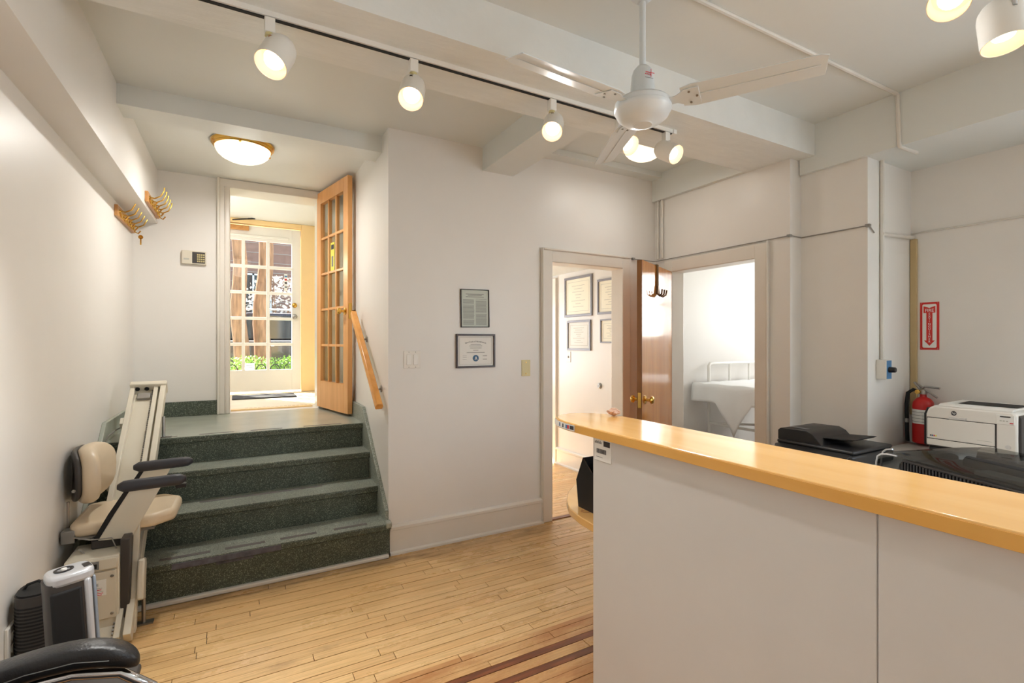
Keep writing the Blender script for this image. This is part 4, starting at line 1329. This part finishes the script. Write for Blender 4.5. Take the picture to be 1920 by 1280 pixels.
br = pad(-.685, -.615, 3.0, 3.38, .585, .865).build('backrest', 'vinyl', sl, smooth=True, angle=60)
sh_ = pad(-.712, -.684, 3.01, 3.37, .60, .855).build('back_shell', 'dgrey', br, smooth=True, angle=60)
MB().lathe([(.008, 0), (.006, .004)], 10, frame_mx((-.668, 3.004, .68), Vector((1, 0, 0)), UP, Vector((0, -1, 0)))).build('screw', 'steel', sh_)
MB().tube([(-.70, 3.06, .62), (-.70, 3.06, .45)], .006, 8).build('back_bracket', 'steel', sl)
B(-.712, -.66, 2.99, 3.05, .44, .50).build('hinge_bracket', 'steel', sl, bevel=.004)
MB().tube([(-.66, 2.98, .47), (-.6, 2.96, .455), (-.52, 2.962, .45), (-.50, 2.95, .40), (-.54, 2.93, .36), (-.60, 2.94, .38), (-.64, 2.96, .42)], .0035, 6).build('loose_wire', 'cable', sl)
for k, y_ in enumerate((2.965, 3.385)):
    dz = .0
    pl = MB().prism([(-.469, .662), (-.33, .662), (-.445, .436), (-.588, .446)], y_ - .004, y_ + .004, 1).build('arm_plate', 'cream', sl, bevel=.002)
    MB().prism([(-.474, .662), (-.452, .662), (-.51, .56), (-.57, .446), (-.592, .446), (-.535, .56)], y_ - .0065, y_ + .0065, 1).build('edge_guard', 'blackm', pl)
    a0 = MB()
    pts, rs = [], []
    for i in range(13):
        f = i / 12
        pts.append((-.50 + .275 * f, y_, .685 - .012 * (2 * f - 1) ** 2 * 0 + .006 * f))
        rs.append(.028 * (1 - abs(2 * f - 1) ** 12 * .55))
    a0.tube(pts, rs, 14)
    ar = a0.build('armrest', 'armpad', sl, smooth=True, angle=180)
    if k == 0:
        B(-.27, -.225, y_ + .0, y_ + .04, .645, .665).build('control_switch', 'black', ar, bevel=.004)

# ---------- tower heater and tower fan by the left wall
ht = thing('tower_heater', 'silver and black tower heater in front of the stairlift', 'heater', (-.50, 2.20, 0))
tl = Matrix.Translation((-.49, 2.20, 0)) @ Matrix.Rotation(math.radians(-4), 4, FW)


def rounded(w, d, n=28, e=.55):
    return [(math.copysign(abs(math.cos(2 * PI * i / n)) ** e, math.cos(2 * PI * i / n)) * w / 2, math.copysign(abs(math.sin(2 * PI * i / n)) ** e, math.sin(2 * PI * i / n)) * d / 2) for i in range(n)]


tl = Matrix.Translation((.015, 0, 0)) @ tl @ Matrix.Rotation(math.radians(22), 4, 'Z') @ Matrix.Diagonal((.78, .82, 1, 1))
MB().prism(rounded(.165, .15), .02, .575, 2, tl).build('body', 'dgrey', ht, smooth=True)
MB().prism([(x_ * 1.02 + .006, y_ * 1.02 - .004) for x_, y_ in rounded(.158, .148)], .56, .60, 2, tl).build('top_cap', 'silver', ht, bevel=.012, seg=3)
B(-.07, .035, -.081, -.06, .04, .55, tl).build('front_grille', 'blackm', ht, bevel=.012, seg=3)
B(.04, .068, -.082, -.03, .03, .57, tl).build('front_pillar', 'silver', ht, bevel=.012, seg=3)
B(.066, .088, -.055, .03, .03, .565, tl).build('side_panel', 'bluegrey', ht, bevel=.01, seg=3)
MB().lathe([(.034, .599), (.034, .603), (.024, .604), (.024, .6025)], 24, tl @ Matrix.Translation((-.01, .0, 0)), cap=False).build('button_ring', 'black', ht)
MB().lathe([(.011, .60), (.010, .606), (.003, .607)], 16, tl @ Matrix.Translation((-.01, .0, 0))).build('power_button', 'white', ht, smooth=True)
B(.05, .078, -.045, .01, .588, .6025, tl).build('display', 'black', ht, bevel=.003)
MB().prism(rounded(.24, .22, e=.8), 0, .02, 2, Matrix.Translation((-.49, 2.20, 0))).build('base', 'black', ht, bevel=.006)
tf = thing('tower_fan', 'dark slotted tower fan standing behind the silver heater', 'fan', (-.65, 2.47, 0))
MB().prism(rounded(.12, .15, e=.8), 0, .455, 2, Matrix.Translation((-.65, 2.47, 0))).build('housing', 'dgrey', tf, smooth=True)
MB().prism(rounded(.112, .142, e=.8), .455, .462, 2, Matrix.Translation((-.65, 2.47, 0))).build('top_cap', 'blackm', tf, smooth=True)
MB().tube([(-.69, 2.47, .46), (-.68, 2.47, .478), (-.65, 2.47, .486), (-.61, 2.47, .46)], .005, 6).build('handle', 'blackm', tf)
for i in range(30):
    MB().prism([(x_ * 1.012 - .65, y_ * 1.012 + 2.47) for x_, y_ in rounded(.12, .15, e=.8)], .05 + i * .0125, .056 + i * .0125, 2).build('slat', 'blackm', tf)

# ---------- black box on the floor, and the office chair in the corner of the view
bx = thing('black_box', 'dark padded box on the floor behind the chair arm', 'box', (-.32, 1.83, 0))
B(-.56, -.285, 1.78, 2.0, .01, .30).build('body', 'leather', bx, bevel=.008)
B(-.57, -.275, 1.77, 2.01, .30, .325).build('lid', 'dgrey', bx, bevel=.008)

ch = thing('office_chair', 'black leather office chair with chrome loop arms at lower left', 'chair', (-.36, 1.14, 0))


def arm(y_):
    # chrome loop carrying a padded leather arm
    MB().tube([(-.62, y_, .585), (-.54, y_, .607), (-.40, y_, .640), (-.32, y_, .640), (-.235, y_, .618), (-.175, y_, .565), (-.145, y_, .48), (-.14, y_, .42), (-.18, y_ * .97 + 1.14 * .03, .38), (-.30, y_ * .95 + 1.14 * .05, .375)], .011, 12).build('arm_loop', 'chrome', ch, smooth=True)
    vs, fs = [], []
    path = [(-.66, .62), (-.58, .642), (-.48, .668), (-.39, .683), (-.31, .684), (-.25, .670), (-.212, .648), (-.198, .634)]
    n = 16
    for i, (x_, z_) in enumerate(path):
        w = .034 if i < 6 else (.029 if i == 6 else .012)
        h = .027 if i < 6 else (.022 if i == 6 else .009)
        for k in range(n):
            a = 2 * PI * k / n
            vs.append((x_, y_ + w * math.copysign(abs(math.cos(a)) ** .7, math.cos(a)), z_ + h * math.copysign(abs(math.sin(a)) ** .7, math.sin(a))))
    for i in range(len(path) - 1):
        for k in range(n):
            fs.append((i * n + k, i * n + (k + 1) % n, (i + 1) * n + (k + 1) % n, (i + 1) * n + k))
    fs.append(tuple(range(n)))
    fs.append(tuple((len(path) - 1) * n + k for k in range(n))[::-1])
    p = MB().add(vs, fs).build('arm_pad', 'leather', ch, smooth=True, subsurf=2)
    MB().tube([(x_, y_ - .0345, z_ - .002) for x_, z_ in path[:6]], .0012, 5).build('seam', 'ink', p)


arm(1.43)
arm(.87)
MB().prism([(-.60, .92), (-.12, .93), (-.09, .97), (-.09, 1.33), (-.12, 1.37), (-.60, 1.38)], .40, .48, 2).build('seat', 'leather', ch, bevel=.03, seg=4)
MB().prism([(-.60, .46), (-.56, .47), (-.655, 1.08), (-.70, 1.08), (-.705, 1.06)], .90, 1.40, 1).build('backrest', 'leather', ch, bevel=.02, seg=3)
MB().lathe([(.03, .06), (.03, .30), (.02, .30), (.02, .40)], 18, Matrix.Translation((-.36, 1.14, 0))).build('gas_column', 'chrome', ch, smooth=True)
for k in range(5):
    a = 2 * PI * k / 5 + .3
    c, s_ = math.cos(a), math.sin(a)
    lg = MB().tube([(-.36 + .02 * c, 1.14 + .02 * s_, .10), (-.36 + .27 * c, 1.14 + .27 * s_, .075)], [.022, .014], 10).build('base_leg', 'chrome', ch, smooth=True)
    MB().lathe([(.025, -.018), (.028, -.01), (.028, .01), (.025, .018)], 18, axis_mx((-.36 + .27 * c, 1.14 + .27 * s_, .0285), (-s_, c, 0))).build('castor', 'black', lg, smooth=True)

# ============================================================ the street outside
gz = .60
street = struct(B(-40, 40, 6.75, 11.0, gz - .3, gz), 'ground', 'walk', 'concrete pavement outside the street door')
street['category'] = 'pavement'
o = struct(B(-40, 40, 11.0, 15.0, gz - .4, gz - .12), 'ground_road', 'asphalt', 'asphalt street beyond the pavement')
o['category'] = 'road'


def trunk(label, x, y, r, lean):
    t = thing('street_tree', label, 'tree', (x, y, gz), 0, 'street trees outside the door')
    pts, rs = [], []
    for i in range(15):
        f = i / 14
        pts.append((x + lean * f * f * 2.2 + .03 * math.sin(i * 1.3), y + .02 * math.cos(i * 2.1), gz + 5.2 * f))
        rs.append(r * (1.25 if i == 0 else 1 - .35 * f))
    MB().tube(pts, rs, 14).build('trunk', 'bark', t, smooth=True)
    top = Vector(pts[-1])
    for k in range(6):
        a = k * 1.05 + x
        q = top + Vector(((1 if lean > 0 else -1) * (.15 + abs(math.cos(a)) * .9), math.sin(a) * .9, 1.1 + .3 * (k % 3)))
        MB().tube([top - Vector((0, 0, .25)), (top + q) / 2 + Vector((0, 0, -.1)), q], [.08, .055, .02], 8).build('branch', 'bark', t, smooth=True)


trunk('left one of two brown tree trunks seen through the street door', .05, 10.4, .14, -.07)
trunk('right one of two brown tree trunks, leaning right', .40, 10.6, .155, .14)

hg = thing('hedge', 'low bright green hedge outside the street door', 'hedge', (.3, 9.5, gz))
B(-2.2, 2.6, 9.3, 9.75, gz, gz + .2).build('planter', 'walk', hg)
mb = MB()
for i in range(5200):
    x_ = random.uniform(-1.2, 1.8)
    y_ = random.uniform(9.32, 9.73)
    z_ = gz + .2 + random.random() ** .7 * .33 * (1 - .25 * abs(y_ - 9.52) / .2) + .02 * math.sin(x_ * 9)
    s_ = random.uniform(.016, .03)
    m = Matrix.Translation((x_, y_, z_)) @ Matrix.Rotation(random.random() * 6.3, 4, 'Z') @ Matrix.Rotation(random.uniform(-1.2, 1.2), 4, 'X')
    mb.add([(-s_ * .5, 0, 0), (0, -s_, .004), (s_ * .5, 0, 0), (0, s_, .004)], [(0, 1, 2, 3)], m)
tag(mb.build('foliage', 'leaf', hg), kind='stuff')
fn = thing('hoop_fence', 'low wrought iron hoop fence in front of the hedge', 'fence', (.3, 9.25, gz))
for k in range(10):
    x_ = -.7 + k * .21
    MB().tube([(x_ + .1 * math.cos(a * PI / 10), 9.25, gz + .16 + .24 * math.sin(a * PI / 10)) for a in range(11)], .008, 6).build('hoop', 'iron', fn)
for z_ in (.16, .24):
    MB().tube([(-.8, 9.25, gz + z_), (1.5, 9.25, gz + z_)], .008, 6).build('fence_rail', 'iron', fn)
sgn = thing('garden_sign', 'small white sign standing in the hedge', 'sign', (.25, 9.22, gz))
B(.10, .25, 9.215, 9.22, gz + .25, gz + .42).build('board', 'paper', sgn)
print_lines(sgn, frame_mx((.175, 9.2148, gz + .34), Vector((1, 0, 0)), UP, Vector((0, -1, 0))), -.05, .05, [.04, .01, -.02], .012, 'ink')

car = thing('parked_car', 'dark parked car with silver roof rail in the street', 'car', (.6, 12.2, gz - .12))
c0 = gz - .12
MB().prism([(-1.75, c0 + .28), (-1.8, c0 + .62), (-1.6, c0 + .82), (-.75, c0 + .93), (2.55, c0 + .95), (2.78, c0 + .80), (2.8, c0 + .35), (2.7, c0 + .26)], 11.35, 13.05, 1).build('body', 'carpaint', car, bevel=.06, seg=3)
MB().prism([(-.75, c0 + .92), (-.15, c0 + 1.40), (.2, c0 + 1.50), (1.8, c0 + 1.50), (2.2, c0 + 1.40), (2.55, c0 + .94)], 11.45, 12.95, 1).build('cabin', 'carpaint', car, bevel=.06, seg=3)
for p in ([(-.55, .96), (-.08, 1.36), (.18, 1.43), (.40, 1.43), (.40, .96)], [(.48, .96), (.48, 1.43), (1.35, 1.43), (1.35, .96)], [(1.43, .96), (1.43, 1.43), (1.80, 1.43), (2.08, 1.36), (2.35, .96)]):
    MB().prism([(x_, c0 + z_) for x_, z_ in p], 11.435, 11.452, 1).build('side_window', 'carglass', car)
MB().tube([(-.1, 11.5, c0 + 1.53), (.3, 11.5, c0 + 1.575), (1.8, 11.5, c0 + 1.575), (2.1, 11.5, c0 + 1.50)], .02, 8).build('roof_rail', 'silver', car)
B(-.70, 2.5, 11.335, 11.352, c0 + .90, c0 + .925).build('belt_trim', 'silver', car)
for x_ in (.43, 1.39):
    B(x_ - .004, x_ + .004, 11.338, 11.352, c0 + .35, c0 + .9).build('door_gap', 'blackm', car)
    B(x_ + .06, x_ + .24, 11.325, 11.35, c0 + .80, c0 + .83).build('door_handle', 'silver', car)
for x_ in (-1.0, 1.95):
    w = MB().lathe([(.22, 0), (.32, .01), (.335, .05), (.335, .17), (.32, .2)], 28, axis_mx((x_, 11.33, c0 + .335), (0, 1, 0))).build('wheel', 'blackm', car, smooth=True)
    MB().lathe([(.2, -.004), (.2, .01), (.05, -.008), (.01, -.01)], 20, axis_mx((x_, 11.33, c0 + .335), (0, 1, 0))).build('hub_cap', 'silver', w, smooth=True)

bs = thing('blossom_bush', 'pale blossoming bush behind the parked car', 'bush', (.95, 14.6, gz - .12))
for k in range(7):
    a = k * .9
    MB().tube([(.95, 14.6, gz - .12), (.95 + .2 * math.cos(a), 14.6 + .2 * math.sin(a), 1.6), (.95 + .65 * math.cos(a), 14.6 + .5 * math.sin(a), 2.5 + .25 * (k % 3))], [.035, .025, .01], 6).build('branch', 'bark', bs)
mb = MB()
for i in range(900):
    a, r_ = random.random() * 6.3, random.random() ** .5 * .85
    z_ = 2.35 + random.uniform(-.75, .75)
    rr = r_ * math.sqrt(max(.05, 1 - ((z_ - 2.35) / .85) ** 2))
    m = Matrix.Translation((.95 + rr * math.cos(a), 14.6 + rr * .7 * math.sin(a), z_)) @ Matrix.Rotation(random.random() * 6, 4, 'Z') @ Matrix.Rotation(random.uniform(-1.5, 1.5), 4, 'X')
    s_ = random.uniform(.025, .055)
    mb.add([(-s_, 0, 0), (0, -s_, .01), (s_, 0, 0), (0, s_, .01)], [(0, 1, 2, 3)], m)
tag(mb.build('blossoms', 'blossom', bs), kind='stuff')

bl = thing('row_house', 'brown brick house front across the street', 'building', (.5, 17.0, gz))
B(-9, 9, 17.0, 17.6, gz - .1, 5.6).build('facade', 'brick', bl)
for r in range(1):
    for x_ in (-3.1, -1.2, .42, 2.2, 4.0):
        z_ = 1.75 + r * 3.0
        w = B(x_ - .5, x_ + .5, 16.97, 17.02, z_, z_ + 1.7).build('window', 'carglass', bl)
        for q in (-.5, -.02, .46):
            B(x_ + q, x_ + q + .05, 16.93, 16.98, z_, z_ + 1.7).build('window_bar', 'white', w)
        for q in (0, .83, 1.65):
            B(x_ - .5, x_ + .5, 16.93, 16.98, z_ + q, z_ + q + .05).build('window_bar', 'white', w)
        B(x_ - .58, x_ + .58, 16.9, 17.0, z_ - .12, z_).build('window_sill', 'walk', bl)
for r in range(16):
    B(-9, 9, 16.985, 17.0, .8 + r * .3, .812 + r * .3).build('string_course', 'walk', bl)
